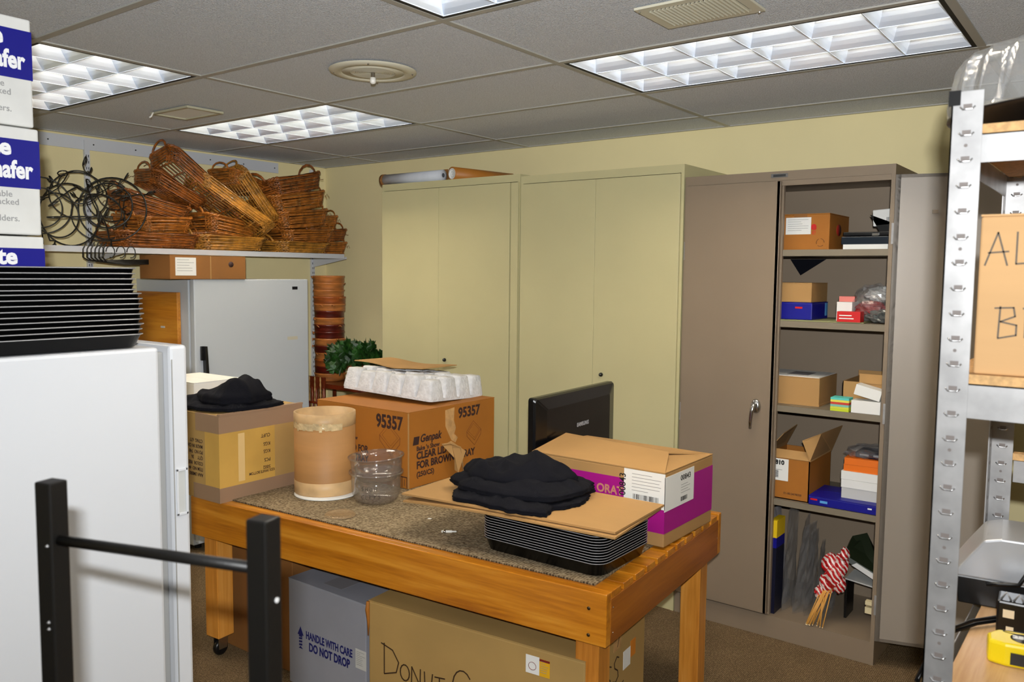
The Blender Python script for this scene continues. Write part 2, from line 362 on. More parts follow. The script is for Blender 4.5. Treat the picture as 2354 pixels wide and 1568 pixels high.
# ================================================================== shelf on the left wall
WM = mat('white_shelf_metal', (196, 198, 202), .4)
sh = thing('wall_shelf', 'long white wall shelf along the left wall carrying wicker baskets and wire stands', 'shelf', (X0, -.9, 1.655))
obj('shelf_board', MB().box(.012, .38, -1.3, 1.04, 0, .012), WM, sh)
lip = MB().box(.376, .384, -1.3, 1.04, -.016, .014); obj('front_lip', lip, WM, sh)
for yy in (-.47, 1.08, -1.1):
    v = obj('wall_standard', MB().box(.0, .018, yy-.014, yy+.014, -1.5, .60), WM, sh)
    m1 = MB()
    for k in range(60):
        for dy in (-.006, .006): m1.box(.0175, .0188, yy+dy-.0018, yy+dy+.0018, -1.44+k*.033, -1.44+k*.033+.014)
    obj('slots', m1, DARKM, v)
    obj('shelf_bracket', MB().prism([(.012, -.075), (.36, -.018), (.36, -.003), (.012, -.003)], -.003, .003, Matrix(((1, 0, 0, 0), (0, 0, 1, yy), (0, 1, 0, 0), (0, 0, 0, 1)))), WM, sh)
r_ = obj('wall_rail', MB().box(.0, .010, -1.3, .80, .548, .614), WM, sh)
m1 = MB()
for k in range(9): m1.cyl((0, 0, 0), .004, .002, 8, Matrix.Translation((.010, -1.15+k*.24, .58)) @ Matrix.Rotation(pi/2, 4, 'Y'))
obj('screw_holes', m1, DARKM, r_)
# ================================================================== cabinets on the back wall
CF = -.20
def cabinet(name, label, x0, x1, ht, M, seam, left_only=False):
    w_ = x1-x0; d = Y1-.01-CF
    t = thing(name, label, 'cabinet', (x0, CF, 0))
    m1 = MB(); s = .0015
    e = .035
    m1.box(0, .015, 0, d, 0, ht-.038); m1.box(w_-.015, w_, 0, d, 0, ht-.038); m1.box(.015, w_-.015, d-.012, d, 0, ht-.038)
    m1.box(0, w_, 0, d, ht-.038, ht); m1.box(.015, w_-.015, .0, d-.012, .001, .095)
    return t, m1, w_, d
for nm, x0, x1, ht, sx, lab, kn in (('c1', -.70, .298, 2.058, -.247, 'cream metal storage cabinet in the left corner with paper rolls on top', -.198),
                                ('c2', .302, 1.206, 2.045, .756, 'cream metal storage cabinet beside the tan cabinet, middle of the three', .806)):
    t, m1, w_, d = cabinet('storage_cabinet', lab, x0, x1, ht, CREAM, sx)
    obj('body', m1, CREAM, t)
    rs = .055 if nm == 'c1' else .012
    z0, z1 = .10, ht-.042
    obj('door', MB().box(.012, sx-x0-.0008, -.016, -.001, z0, z1), CREAM, t, bev=.0015)
    dr = obj('door', MB().box(sx-x0+.0008, w_-rs, -.016, -.001, z0, z1), CREAM, t, bev=.0015)
    k_ = MB().lathe([(.0001, .0), (.010, 0), (.010, .006), (.006, .014), (.0001, .016)], 20, M=Matrix.Translation((kn-x0, -.016, 1.072)) @ Matrix.Rotation(pi/2, 4, 'X'))
    obj('lock_knob', k_, BLACKP, dr)
    if nm == 'c1': obj('side_post', MB().box(w_-.05, w_-.004, -.012, 0, 0, ht-.042), CREAM, t, bev=.0015)
# ---- tan cabinet, right door open
BX0, BX1, BH = 1.212, 2.082, 1.985
t, m1, w_, d = cabinet('storage_cabinet', 'tan metal storage cabinet with its right door open and shelves of supplies', BX0, BX1, BH, BROWN, 0)
m1.box(w_/2-.012, w_/2+.004, .012, .03, .096, BH-.0385); m1.box(.0155, w_-.0155, .001, .018, BH-.06, BH-.0385)
tan = t; obj('body', m1, BROWN, t)
for z in (1.662, 1.366, 1.008, .604):
    obj('shelf', MB().box(.017, w_-.017, .022, d-.014, z-.022, z).box(.017, w_-.017, .020, .024, z-.026, z), BROWN2, t)
dl = obj('door', MB().box(.012, w_/2-.001, -.018, -.002, .105, BH-.042).box(w_/2-.016, w_/2-.002, -.018, .010, .105, BH-.042), BROWN, t, bev=.0015, label='closed left door')
hm = MB(); T_ = Matrix.Translation((1.574-BX0, -.018, 1.0)) @ Matrix.Rotation(pi/2, 4, 'X')
hm.lathe([(.0001, 0), (.02, 0), (.022, .004), (.018, .012), (.0001, .014)], 24, M=T_ @ Matrix.Diagonal((1, 1.4, 1, 1)))
hm.tube([(1.574-BX0, -.03, 1.006), (1.572-BX0, -.045, 1.004), (1.566-BX0, -.048, .98), (1.562-BX0, -.047, .94), (1.560-BX0, -.044, .905)], [.011, .011, .009, .008, .006], 10)
obj('lever_handle', hm, CHROME, dl)
for z in (1.62, .90, .22): obj('hinge', MB().box(.006, .012, -.012, -.004, z, z+.08), STEEL, dl)
an = R(17); dm = Matrix.Translation((w_+.002, -.004, 0)) @ Matrix.Rotation(an, 4, 'Z')
dw = .425; m1 = MB().box(0, dw, -.001, .001, .105, BH-.042, dm).box(0, .018, -.001, .016, .105, BH-.042, dm).box(dw-.018, dw, -.001, .016, .105, BH-.042, dm).box(0, dw, -.001, .014, .105, .118, dm).box(0, dw, -.001, .014, BH-.055, BH-.042, dm)
dr = obj('door', m1, mat('tan_metal_door_inside', (150, 140, 128), .36, spec=.6), t, label='right door standing open to the side')
obj('bumper', MB().cbox((.14, -.006, 1.80), (.02, .008, .014), dm), BROWN, dr)
for z in (1.72, 1.02, .25): obj('hinge', MB().box(w_-.006, w_+.004, -.004, .012, z-.04, z+.04), STEEL, dr)
obj('door_latch', MB().box(w_-.045, w_-.016, .02, .05, .20, .225).box(w_-.045, w_-.02, .02, .045, .235, .25), mat('cream_plastic', (214, 200, 160), .5), t)
np_ = obj('nameplate', MB().box(.387, .457, -.003, 0, BH-.026, BH-.010), CHROME, t); obj('plate_face', MB().box(.396, .448, -.0038, -.003, BH-.023, BH-.013), mat('dark_plate', (50, 52, 54), .4), np_)
# ================================================================== white upright freezer in the left foreground
FZ = 1.38
fz = thing('upright_freezer', 'white upright freezer in the left foreground with black trays stacked on it', 'freezer', (.73, -3.0, 0))
obj('cabinet_body', MB().box(-.37, .37, -.33, .363, .04, FZ), WHITEP, fz, bev=.008)
obj('gasket', MB().box(-.34, .345, .363, .388, .06, FZ-.014), GREYG, fz, bev=.003)
fd = obj('door', MB().box(-.37, .37, .388, .432, .05, FZ+.002), WHITEP, fz, bev=.008)
obj('door_groove', MB().box(.3702, .3712, .391, .394, .08, FZ-.03), GREYG, fd)
hf = MB(); hx0, hz0, hz1 = .370, .985, 1.095
hf.box(hx0, hx0+.0035, .397, .402, hz0, hz1).box(hx0, hx0+.0035, .420, .425, hz0, hz1).box(hx0, hx0+.0035, .397, .425, hz1-.006, hz1).box(hx0, hx0+.0035, .397, .425, hz0, hz0+.006)
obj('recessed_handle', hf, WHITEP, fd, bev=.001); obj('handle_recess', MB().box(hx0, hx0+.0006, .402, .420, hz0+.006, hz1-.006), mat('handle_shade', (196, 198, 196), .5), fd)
for sx in (-.3, .3):
    for sy in (-.28, .3): obj('foot', MB().cyl((sx, sy, 0), .018, .04, 12), BLACKP, fz)
RIMM = mat('pale_grey_rim', (176, 176, 178), .35); TRAYM = mat('black_tray_plastic', (13, 13, 14), .28, spec=.5)  # paler grey line along each tray rim
def tray(name, a, b, h, r, label, group, pitch):
    def ring(a_, b_, r_, z): return [(x, y, z) for x, y in rrect(a_, b_, r_, 6)]
    B_ = MB(); i = .014
    loft(B_, [ring(a-i, b-i, r-.006, 0), ring(a-.003, b-.003, r-.001, h-.003), ring(a, b, r, h-.003), ring(a, b, r, h), ring(a-.005, b-.005, r-.003, h), ring(a-i-.004, b-i-.004, r-.01, .003)], True, True)
    t = obj(name, B_, TRAYM); tag(t, label, 'tray', group)
    obj('rim', MB().tube([(x, y, h-.0015) for x, y in rrect(a+.0004, b+.0004, r, 6)], .0011, 4, closed=True), RIMM, t)
    return t
g1 = 'black trays stacked on the white freezer'
tr = tray('food_tray', .165, .2285, .030, .035, 'topmost black plastic tray of the stack on the white freezer', g1, 0)
tx, ty = .928, -2.892; tr.location = (tx-.002, ty-.004, FZ+.148)
for k in range(4): dup(tr, (tx-.002+random.uniform(-.002, .002), ty-.004+random.uniform(-.002, .002), FZ+.148-(k+1)*.0117), label='black plastic tray in the upper set on the white freezer, below the topmost tray')
for k in range(9): dup(tr, (tx+.003+random.uniform(-.002, .002), ty+.003+random.uniform(-.002, .002), FZ+.003+k*.0112), label='black plastic tray in the lower set stacked on the white freezer', scale=(1.012, 1.012, 1))
# ---- chafer fuel cartons behind the trays
BWHITE = mat('white_carton', (222, 222, 218), .6, var=(9, .05)); TXG = mat('grey_carton_print', (150, 150, 150), .6); TXW = mat('white_carton_print', (238, 238, 240), .5)
CG = 'white and blue chafer cartons stacked on the freezer'
for k, (z, x, yr, lab, rz) in enumerate(((FZ+.506, .735, -2.728, 'blue and white chafer carton, topmost of the stack on the freezer', .01), (FZ+.253, .742, -2.722, 'blue and white chafer carton in the middle of the stack on the freezer', -.012), (FZ+.0005, .735, -2.715, 'blue and white chafer carton at the bottom of the stack behind the trays', .008))):
    t = thing('chafer_carton', lab, 'box', (x, yr, z), rz, CG)
    h = .249
    obj('body', MB().box(-.30, 0, -.34, 0, 0, h), BWHITE, t, bev=.004)
    obj('blue_band', MB().box(-.30, .0007, -.337, .0007, h-.14, h-.028), BLUEB, t)
    obj('tape_strip', MB().box(-.301, .0012, -.26, -.2, h-.05, h+.0008), TAPEC, t)
    text('brand_lettering', 'te', .052, (.0012, -.062, h-.075), (1, 0, 0), TXW, t, bold=.0009, ax='RIGHT')
    text('brand_lettering', 'Chafer', .056, (.0012, -.017, h-.128), (1, 0, 0), TXW, t, bold=.0009, ax='RIGHT', sx=.74)
    text('small_print', 'stackable', .02, (.0005, -.062, h-.166), (1, 0, 0), TXG, t, ax='RIGHT'); text('small_print', 'be stacked', .02, (.0005, -.048, h-.184), (1, 0, 0), TXG, t, ax='RIGHT')
    text('small_print', 'Fuel Holders.', .02, (.0005, -.048, h-.222), (1, 0, 0), TXG, t, ax='RIGHT')
# ================================================================== black tubular frame in the near foreground
t = thing('tube_frame', 'black square-tube metal frame with two posts and a thin crossbar in front of the freezer', 'metal frame', (1.846, -3.204, 0), math.atan2(.065, .315))
D_ = .3216
def sq(b, x0, y0, z0, z1, s=.0245):
    b.box(x0-s/2, x0+s/2, y0-s/2, y0+s/2, z0, z1); return b
RM = Matrix.Rotation(R(4), 4, 'Z')
for x in (0, D_):
    b = MB().box(-.0125, .0125, -.0125, .0125, .025, 1.306, Matrix.Translation((x, 0, 0)) @ RM)
    obj('post', b, BLACKM, t, bev=.0022)
obj('crossbar', MB().tube([(.008, 0, 1.236), (D_-.008, 0, 1.252)], .0062, 12), BLACKM, t)
obj('crossbar', MB().tube([(.008, 0, .30), (D_-.008, 0, .30)], .0062, 12), BLACKM, t)
for x in (0, D_): obj('foot_bar', MB().box(x-.0125, x+.0125, -.22, .22, 0, .025), BLACKM, t, bev=.002)
obj('bolt_hole', MB().cyl((0, 0, 0), .0028, .001, 12, Matrix.Translation((D_+.0122, .004, 1.221)) @ Matrix.Rotation(R(4), 4, 'Z') @ Matrix.Rotation(pi/2, 4, 'Y')), mat('white_spot', (240, 240, 240), .5), t)
for z in (1.232, 1.14, 1.132): obj('weld', MB().lathe([(.0001, -.002), (.002, -.001), (.0025, 0), (.0001, .002)], 8, M=Matrix.Translation((.007-(z < 1.2)*.002, -.0122, z))), STEEL, t)
# ================================================================== white fridge by the left wall
fr = thing('refrigerator', 'white single-door refrigerator standing against the left wall below the shelf', 'refrigerator', (-1.2, -.725, 0))
FH = 1.505
obj('cabinet_body', MB().box(-.585, -.055, -.385, .383, .03, FH-.004), FRIDGE, fr, bev=.004)
obj('gasket', MB().box(-.055, -.038, -.375, .375, .06, FH-.01), GREYG, fr)
d_ = obj('door', MB().box(-.038, 0, -.385, .383, .05, FH), FRIDGE, fr, bev=.006)
hb = MB().box(.001, .016, -.356, -.330, 1.065, 1.142); F_ = Matrix(((0, 0, 1, .004), (1, 0, 0, 0), (0, 1, 0, 0), (0, 0, 0, 1)))
hb.prism([(-.356+.012, 1.142), (-.330, 1.142), (-.312, .80), (-.338, .80), (-.342, 1.068)], 0, .03, F_)
obj('handle', hb, BLACKP, d_, bev=.002)
bd = obj('badge', MB().box(.0, .0012, .264, .303, FH-.062, FH-.044), mat('black_badge', (20, 20, 26), .3), d_)
obj('tape_residue', MB().box(.0, .0004, .225, .30, 1.142, 1.162), mat('tape_residue', (196, 190, 170), .7), d_)
for sx in (-.5, -.1):
    for sy in (-.33, .33): obj('foot', MB().cyl((sx, sy, 0), .02, .03, 12), BLACKP, fr)
t = thing('wooden_board', 'small orange wooden board fixed to the refrigerator side beside the black trays', 'board', (-1.53, -1.113, 1.287))
obj('board', MB().box(-.205, .205, -.022, 0, -.145, .145), PINE, t, bev=.002); m_ = MB()
obj('paper_scrap', MB().box(.04, .08, -.0235, -.022, -.055, -.045), PAPERG, t)
# box on the fridge
def carton(name, label, cat, dims, loc, rz=0, M=CARD, group=None, seam='x', tape=None, top=True, bev=.003):
    w_, d, h = dims; t = thing(name, label, cat, loc, rz, group)
    obj('body', MB().box(-w_/2, w_/2, -d/2, d/2, 0, h-.003 if top else h), M, t, bev=bev)
    if top:
        g = .0015
        if seam == 'x': obj('flap', MB().box(-w_/2, w_/2, -d/2, -g, h-.003, h), M, t); obj('flap', MB().box(-w_/2, w_/2, g, d/2, h-.003, h), M, t)
        else: obj('flap', MB().box(-w_/2, -g, -d/2, d/2, h-.003, h), M, t); obj('flap', MB().box(g, w_/2, -d/2, d/2, h-.003, h), M, t)
    if tape:
        q = .027
        if seam == 'x': obj('tape_strip', MB().box(-w_/2-.0006, w_/2+.0006, -q, q, h-.05, h+.0006), tape, t)
        else: obj('tape_strip', MB().box(-q, q, -d/2-.0006, d/2+.0006, h-.05, h+.0006), tape, t)
    return t
def label_on(t, x0, x1, z0, z1, y=None, x=None, M=PAPER, lines=0, code=False, name='paper_label'):
    """sticker on the front (y given) or the right side (x given, spans are along y)"""
    b = MB()
    if y is not None: b.box(x0, x1, y-.0008, y, z0, z1)
    else: b.box(x, x+.0008, x0, x1, z0, z1)
    o = obj(name, b, M, t)
    if lines or code:
        L = MB(); rnd = random.Random(int(abs(x0)*1e4)); H = z1-z0; W_ = x1-x0
        for k in range(lines):
            zz = z1-H*(.12+.76*k/max(lines, 1)); a = x0+W_*.08; e = x0+W_*rnd.uniform(.45, .92)
            if y is not None: L.box(a, e, y-.0013, y-.0008, zz-H*.02, zz)
            else: L.box(x+.0008, x+.0013, a, e, zz-H*.02, zz)
        if code:
            for k in range(16):
                a = x0+W_*(.3+.035*k); e = a+W_*rnd.uniform(.008, .022)
                if y is not None: L.box(a, e, y-.0013, y-.0008, z0+H*.06, z0+H*.24)
                else: L.box(x+.0008, x+.0013, a, e, z0+H*.06, z0+H*.24)
        obj('printed_lines', L, INKG if not code else INK, o)
    return o
t = carton('cardboard_box', 'brown cardboard box on top of the refrigerator under the wall shelf', 'box', (.30, .46, .128), (-1.34, -1.02, FH-.0005), .0, CARD2, seam='y')
label_on(t, -.20, -.08, .02, .115, x=.15, lines=5)
obj('tape_strip', MB().box(.15, .1506, .005, .011, 0, .125), CARD, t)
obj('round_mark', MB().lathe([(.0001, .0), (.016, 0), (.016, .0006), (.0001, .0006)], 20, M=Matrix.Translation((.1502, .135, .082)) @ Matrix.Rotation(pi/2, 4, 'Y')), INKP, t)
# ================================================================== the work table
TA = R(4.5); TZ = .66
tb = thing('work_table', 'orange pine slatted work table in the middle of the room', 'table', (.761, -1.263, 0), TA)
hw, hd = .915, .49
AP = .155
def leg(sx, sy):
    x, y = sx*(hw-.075), sy*(hd-.070); s = .038
    l = obj('leg', MB().box(x-s, x+s, y-s, y+s, .085 if sx < 0 else 0, TZ-.022), PINEZ, tb, bev=.003)
    if sx > 0: return
    obj('castor_fork', MB().box(x-.018, x-.014, y-.02, y+.02, .03, .085).box(x+.014, x+.018, y-.02, y+.02, .03, .085).box(x-.022, x+.022, y-.022, y+.022, .08, .0855), CHROME, l)
    obj('castor_wheel', MB().lathe([(.0001, -.012), (.022, -.012), (.03, -.009), (.032, 0), (.03, .009), (.022, .012), (.0001, .012)], 24, M=Matrix.Translation((x, y, .032)) @ Matrix.Rotation(pi/2, 4, 'Y')), BLACKP, l)
for sx in (-1, 1):
    for sy in (-1, 1): leg(sx, sy)
obj('front_apron', MB().box(-hw, hw, -hd, -hd+.03, TZ-AP, TZ), PINE, tb, bev=.003)
obj('rear_apron', MB().box(-hw, hw, hd-.03, hd, TZ-AP, TZ), PINE, tb, bev=.003)
for s in (-1, 1): obj('end_apron', MB().box(s*hw-(.03 if s > 0 else 0), s*hw+(.03 if s < 0 else 0), -hd+.03, hd-.03, TZ-AP, TZ-.021), PINEY, tb, bev=.002)
n = 11; gap = .017; wd = (2*hd-.06-gap*n)/n
for k in range(n):
    y = -hd+.03+k*(wd+gap); obj('slat', MB().box(-hw+.0, hw-.0005, y+(.001 if k else .0), y+wd, TZ-.021, TZ-.001), PINE, tb, bev=.002)
for x, z in ((hw-.055, -.05), (hw-.055, -.128)):
    obj('screw', MB().lathe([(.0001, .0), (.005, 0), (.0055, .001), (.0001, .002)], 12, M=Matrix.Translation((x, -hd, TZ+z)) @ Matrix.Rotation(pi/2, 4, 'X')), mat('dark_screw', (70, 55, 35), .4, .6), tb)
for y, z in ((-hd+.045, -.05), (-hd+.045, -.125), (hd-.04, -.09)):
    obj('screw', MB().lathe([(.0001, .0), (.003, 0), (.0001, .001)], 10, M=Matrix.Translation((hw, y, TZ+z)) @ Matrix.Rotation(pi/2, 4, 'Y')), CHROME, tb)
cp = carpet('woven_carpet', (38, 31, 22), (108, 92, 70), (166, 150, 122), 105, 1.0, 1.0)
c_ = obj('carpet_piece', MB().box(-hw+.02, .855, -hd+.045, hd-.06, 0, .006), cp, None, (.761, -1.263, TZ-.0009), (0, 0, TA)); tag(c_, 'piece of brown woven carpet lying on the pine work table', 'carpet')
TT = TZ+.0052
# ---- cartons under the table
t = carton('cardboard_box', 'light blue-grey carton marked HANDLE WITH CARE on the floor under the table', 'box', (.42, .42, .405), (.565, -1.505, 0), .0, mat('grey_blue_carton', (150, 152, 162), .7, var=(3, .06)), seam='x')
bl = kids(t)
yf = -.21
text('warning_lettering', 'HANDLE WITH CARE', .040, (-.112, yf-.0003, .187), (0, -1, 0), NAVY, t, bold=.0006, sx=.66)
text('warning_lettering', 'DO NOT DROP', .044, (-.095, yf-.0003, .143), (0, -1, 0), NAVY, t, bold=.0008, sx=.72)
ar = MB(); FM = Matrix(((1, 0, 0, -.142), (0, 0, -1, yf-.0002), (0, 1, 0, .148), (0, 0, 0, 1)))
ar.prism([(-.017, .052), (.017, .052), (0, .085)], 0, .0006, FM); ar.prism([(-.009, .045), (.009, .045), (.009, .053), (-.009, .053)], 0, .0006, FM)
for k in range(3): ar.prism([(-.009, .010+k*.012), (.009, .013+k*.012), (.009, .020+k*.012), (-.009, .017+k*.012)], 0, .0006, FM)
ar.prism([(-.012, 0), (.012, 0), (0, .009)], 0, .0006, FM)
obj('arrow_print', ar, NAVY, t)
label_on(t, .158, .212, .165, .235, y=yf, lines=8, M=PAPERG)
obj('top_stain', MB().box(-.06, .04, -.17, -.04, .405, .4056), mat('grey_stain', (128, 126, 130), .8), t)
t = carton('cardboard_box', 'large olive-brown carton hand-marked DONUT in front under the pine table', 'box', (.83, .44, .435), (1.20, -1.475, 0), R(5), CARDG, seam='x', tape=TAPEC, bev=.006)
Wd, Dd = .415, .22
yf = -Dd-.0003
S = .055
def let(ch, x, z, s):
    g = {'D': [[(0, 0), (0, 1)], [(-.12, .98), (.35, .85), (.6, .5), (.5, .15), (0, -.02)]], 'O': [arc(.3, .35, .27, .38, 80, 440, 14)], 'N': [[(0, 0), (.02, .8), (.5, .02), (.52, .8)]],
         'U': [[(0, .75), (.03, .15), (.2, 0), (.4, .08), (.48, .75)]], 'T': [[(.28, 0), (.28, .7)], [(0, .68), (.6, .74)]], 'C': [arc(.4, .4, .38, .55, 40, 300, 12)],
         'S': [[(.5, .95), (.3, 1.05), (.05, .85), (.1, .62), (.4, .42), (.45, .15), (.2, -.02), (-.05, .1)]], 'A': [[(0, 0), (.32, 1)], [(.32, 1), (.6, 0)], [(.08, .38), (.62, .42)]], 'L': [[(0, 1), (0, 0), (.45, .04)]],
         'B': [[(0, 0), (.03, 1)], [(-.12, .95), (.4, .98), (.45, .7), (.05, .52), (.5, .42), (.5, .1), (0, -.02)]], 'R': [[(0, 0), (0, 1)], [(-.08, .96), (.4, .92), (.38, .6), (0, .5), (.5, 0)]],
         'P': [[(0, 0), (0, 1), (.4, .9), (.4, .6), (0, .5)]], 'H': [[(0, 0), (0, 1)], [(.5, 0), (.5, 1)], [(0, .5), (.5, .5)]], 'W': [[(0, 1), (.2, 0), (.4, .7), (.6, 0), (.8, 1)]], 'I': [[(0, 0), (0, 1)]]}[ch]
    return [[(x+p[0]*s, z+p[1]*s) for p in l] for l in g]
ls = []
for ch, x, z, s in (('D', 0, .0, .105), ('O', .068, .0, .072), ('N', .118, -.004, .072), ('U', .172, -.002, .07), ('T', .215, 0, .066), ('C', .285, 0, .10)): ls += let(ch, x, z, s)
strokes('marker_writing', ls, .0022, (-.345, yf, .195), (0, -1, 0), MARK, t)
st = label_on(t, .215, .262, .352, .408, y=-Dd-.0005, name='sticker'); b = MB()
FM = Matrix(((1, 0, 0, .238), (0, 0, -1, -Dd-.0015), (0, 1, 0, .378), (0, 0, 0, 1)))
b.tube([(.013*cos(a), -Dd-.0016, .376+.012*sin(a)) for a in [2*pi*k/20 for k in range(20)]], .0008, 4, closed=True)
o = obj('printed_emblem', b, mat('dark_red_print', (120, 30, 24), .6), st, (.238, 0, 0)); 
s2 = label_on(t, .2625, .298, .352, .405, y=-Dd-.0005, M=mat('yellow_sticker', (224, 170, 30), .5), lines=6, name='sticker'); obj('red_header', MB().box(.2625, .298, -Dd-.0018, -Dd-.0013, .398, .405), mat('dark_red_print', (120, 30, 24), .6), s2)
ls = let('S', .02, .04, .075)+let('S', .075, .05, .075)+[[(.055, -.01), (.15, .03)], [(.1, .16), (.112, .19)]]
strokes('marker_writing', ls, .0022, (Wd+.0004, -.10, .235), (1, 0, 0), MARK, t)
label_on(t, .045, .10, .30, .36, x=Wd+.0003, name='sticker'); label_on(t, .1005, .14, .32, .375, x=Wd+.0003, M=mat('orange_sticker', (214, 130, 40), .5), name='sticker')
obj('torn_corner', MB().tube([(-Wd-.001, -Dd-.001, .43), (-Wd-.003, -Dd-.002, .40), (-Wd, -Dd-.001, .36), (-Wd-.001, -Dd-.001, .31)], [.006, .008, .005, .002], 5), CARDO, t)
carton('cardboard_box', 'dark brown cardboard box on the floor behind the left table leg', 'box', (.43, .5, .46), (.105, -1.42, 0), .0, CARD2, seam='x')
# ================================================================== things on the table
# ---- umbrella carton, printed upside down
t = carton('cardboard_box', 'tan carton with grey-brown tape and upside-down print, left end of the table', 'box', (.50, .405, .338), (-.175, -1.622, TZ), R(1.5), CARDG, seam='x')
hx_, hy_ = .25, .2025
obj('wide_tape', MB().box(hx_-.15, hx_-.001, -hy_-.0008, -hy_+.01, .27, .3385).box(hx_-.001, hx_+.0008, -hy_-.0008, hy_, .27, .3385), TAPEB, t)
obj('wide_tape', MB().box(hx_-.17, hx_-.001, -hy_-.0008, -hy_+.01, .0, .060).box(hx_-.001, hx_+.0008, -hy_-.0008, hy_, .0, .058), TAPEB, t)
obj('yellow_tape', MB().box(hx_-.09, hx_-.001, -hy_-.0006, -hy_+.01, .058, .275).box(hx_-.001, hx_+.0006, -hy_-.0006, -hy_+.26, .055, .275), CARDY, t)
obj('shiny_tape', MB().box(hx_+.0006, hx_+.0010, -hy_+.085, -hy_+.115, .07, .26), mat('glossy_tape', (222, 190, 130), .12), t)
for k, s in enumerate(('AAA UMBRE', 'ITEM NO  44', 'COLOR  REE', 'QTY     36', 'PO NO  748', 'MADE IN CH', 'CTNG  677')):
    text('carton_print', s, .020, (hx_-.105, -hy_-.0009, .105+k*.0225), (0, -1, 0), INKP, t, up=(0, 0, -1), sx=.85)
for k, s in enumerate(('5002', 'PCS', 'KGS', 'KGS', 'CUFT')):
    text('carton_print', s, .020, (hx_+.0012, .035, .115+[0, .03, .065, .095, .13][k]), (1, 0, 0), INKP, t, up=(0, 0, -1), sx=.9)
text('carton_print', 'KIDS /WHITE BOTTOM', .016, (hx_+.0012, .055, .098), (1, 0, 0), INKP, t, up=(0, 0, -1), sx=.75)
tz_ = TZ+.3385
fl_ = obj('torn_flap_edge', MB().box(hx_-.012, hx_+.004, -hy_, hy_, .337, .345), TAPEB, t)
carton('white_box', 'flat white box standing behind the black cloth on the tan carton', 'box', (.32, .24, .065), (-.565, -1.50, tz_+.0012), .02, PAPER, seam='x')
def garment(name, label, pts, z0, thick, seed, group, folds=9, M=CLOTH):
    """a flopped-down folded garment: ragged outline, several cloth edges, ridged folds on top"""
    n_ = len(pts); cx = sum(p[0] for p in pts)/n_; cy = sum(p[1] for p in pts)/n_
    out = []; SUB = 12
    for i in range(n_):
        a, b = pts[i], pts[(i+1) % n_]
        for k in range(SUB):
            s = k/SUB; x, y = a[0]+(b[0]-a[0])*s, a[1]+(b[1]-a[1])*s
            j = 1+.07*noise.noise(Vector((x*22, y*22, seed)))+.035*noise.noise(Vector((x*70, y*70, seed)))
            out.append((cx+(x-cx)*j, cy+(y-cy)*j))
    def rid(x, y):
        q = 1-abs(noise.noise(Vector((x*folds*.8+y*3, y*folds*1.3, seed*3.1))))*2.2
        q2 = 1-abs(noise.noise(Vector((x*folds*2.2, y*folds*2.6+x*5, seed*1.7))))*2
        return q*.55+q2*.3
    rings = []; NR = 18; skirt = []
    for q, zz in ((1.0, 0), (1.012, thick*.10), (.988, thick*.15), (1.002, thick*.25), (.985, thick*.31)):
        skirt.append([(cx+(x-cx)*q*(1+.012*noise.noise(Vector((x*40, y*40, zz*90)))), cy+(y-cy)*q*(1+.012*noise.noise(Vector((y*40, x*40, zz*90)))), z0+zz) for x, y in out])
    for r in range(1, NR+1):
        f = 1-r/NR; ring = []
        for (x, y) in out:
            px, py = cx+(x-cx)*f, cy+(y-cy)*f
            e = min(1, (1-f)*4); h = thick*(.36+.64*math.sin(min(1, (1-f)*1.15)*pi/2)**1.3)+(rid(px, py)-.35)*thick*.62*e
            ring.append((px, py, z0+max(.004, h)))
        rings.append(ring)
    B_ = MB(); loft(B_, skirt+rings, True, True)
    o = obj(name, B_, M); tag(o, label, 'clothing', group); return o
gl = 'folded black garments on the tan carton'
garment('folded_garment', 'folded black garment at the bottom of the pile on the tan carton', [(-.36, -1.80), (-.15, -1.815), (.0, -1.80), (.065, -1.74), (.085, -1.60), (.06, -1.50), (-.08, -1.47), (-.30, -1.52)], tz_+.0065, .045, 3, gl)
garment('folded_garment', 'crumpled black garment on top of the pile on the tan carton, with a pointed fold', [(-.19, -1.74), (-.08, -1.78), (.02, -1.76), (.07, -1.66), (.04, -1.54), (-.06, -1.51), (-.15, -1.60)], tz_+.030, .088, 8, gl, 6)
# ---- fibre drum on a white disc
t = tag(obj('white_disc', MB().lathe([(.0001, 0), (.125, 0), (.128, .003), (.125, .006), (.0001, .006)], 48), PAPER, None, (.285, -1.468, TT+.0006)), 'white round disc under the brown fibre drum', 'disc')
t = thing('fibre_drum', 'open brown cardboard drum between the tan carton and the clear bowls', 'drum', (.262, -1.455, TT+.007))
DR = mat('drum_brown', (176, 128, 76), .55, var=(3, .08), stretch=(1, 1, 6)); DRL = mat('drum_light_band', (208, 172, 124), .45, var=(14, .12))
r0, hD = .121, .322
obj('wall', MB().lathe([(r0, .0), (r0, hD), (r0-.005, hD), (r0-.005, .006), (.0001, .006), (.0001, 0), (r0, 0)], 56), DR, t)
obj('bottom_band', MB().lathe([(r0-.001, .0), (r0+.0012, .002), (r0+.0012, .052), (r0-.001, .053)], 56), DRL, t)
obj('top_band', MB().lathe([(r0-.001, hD-.052), (r0+.0012, hD-.05), (r0+.0012, hD+.001), (r0-.007, hD+.001), (r0-.0062, hD-.10)], 56), DRL, t)
b = MB()
for k in range(26):
    a = R(-150+k*5.5); q = hD-.048+.012*noise.noise(Vector((k*.7, 1, 3)))
    b.add([(r0*1.012*cos(a), r0*1.012*sin(a), q-.012), (r0*1.012*cos(a+R(5.6)), r0*1.012*sin(a+R(5.6)), q-.012), (r0*1.012*cos(a+R(5.6)), r0*1.012*sin(a+R(5.6)), q+.014), (r0*1.012*cos(a), r0*1.012*sin(a), q+.014)], [(0, 1, 2, 3)], True)
obj('torn_tape', b, mat('shiny_torn_tape', (222, 196, 150), .15, var=(30, .2), bump=(60, .4)), t)
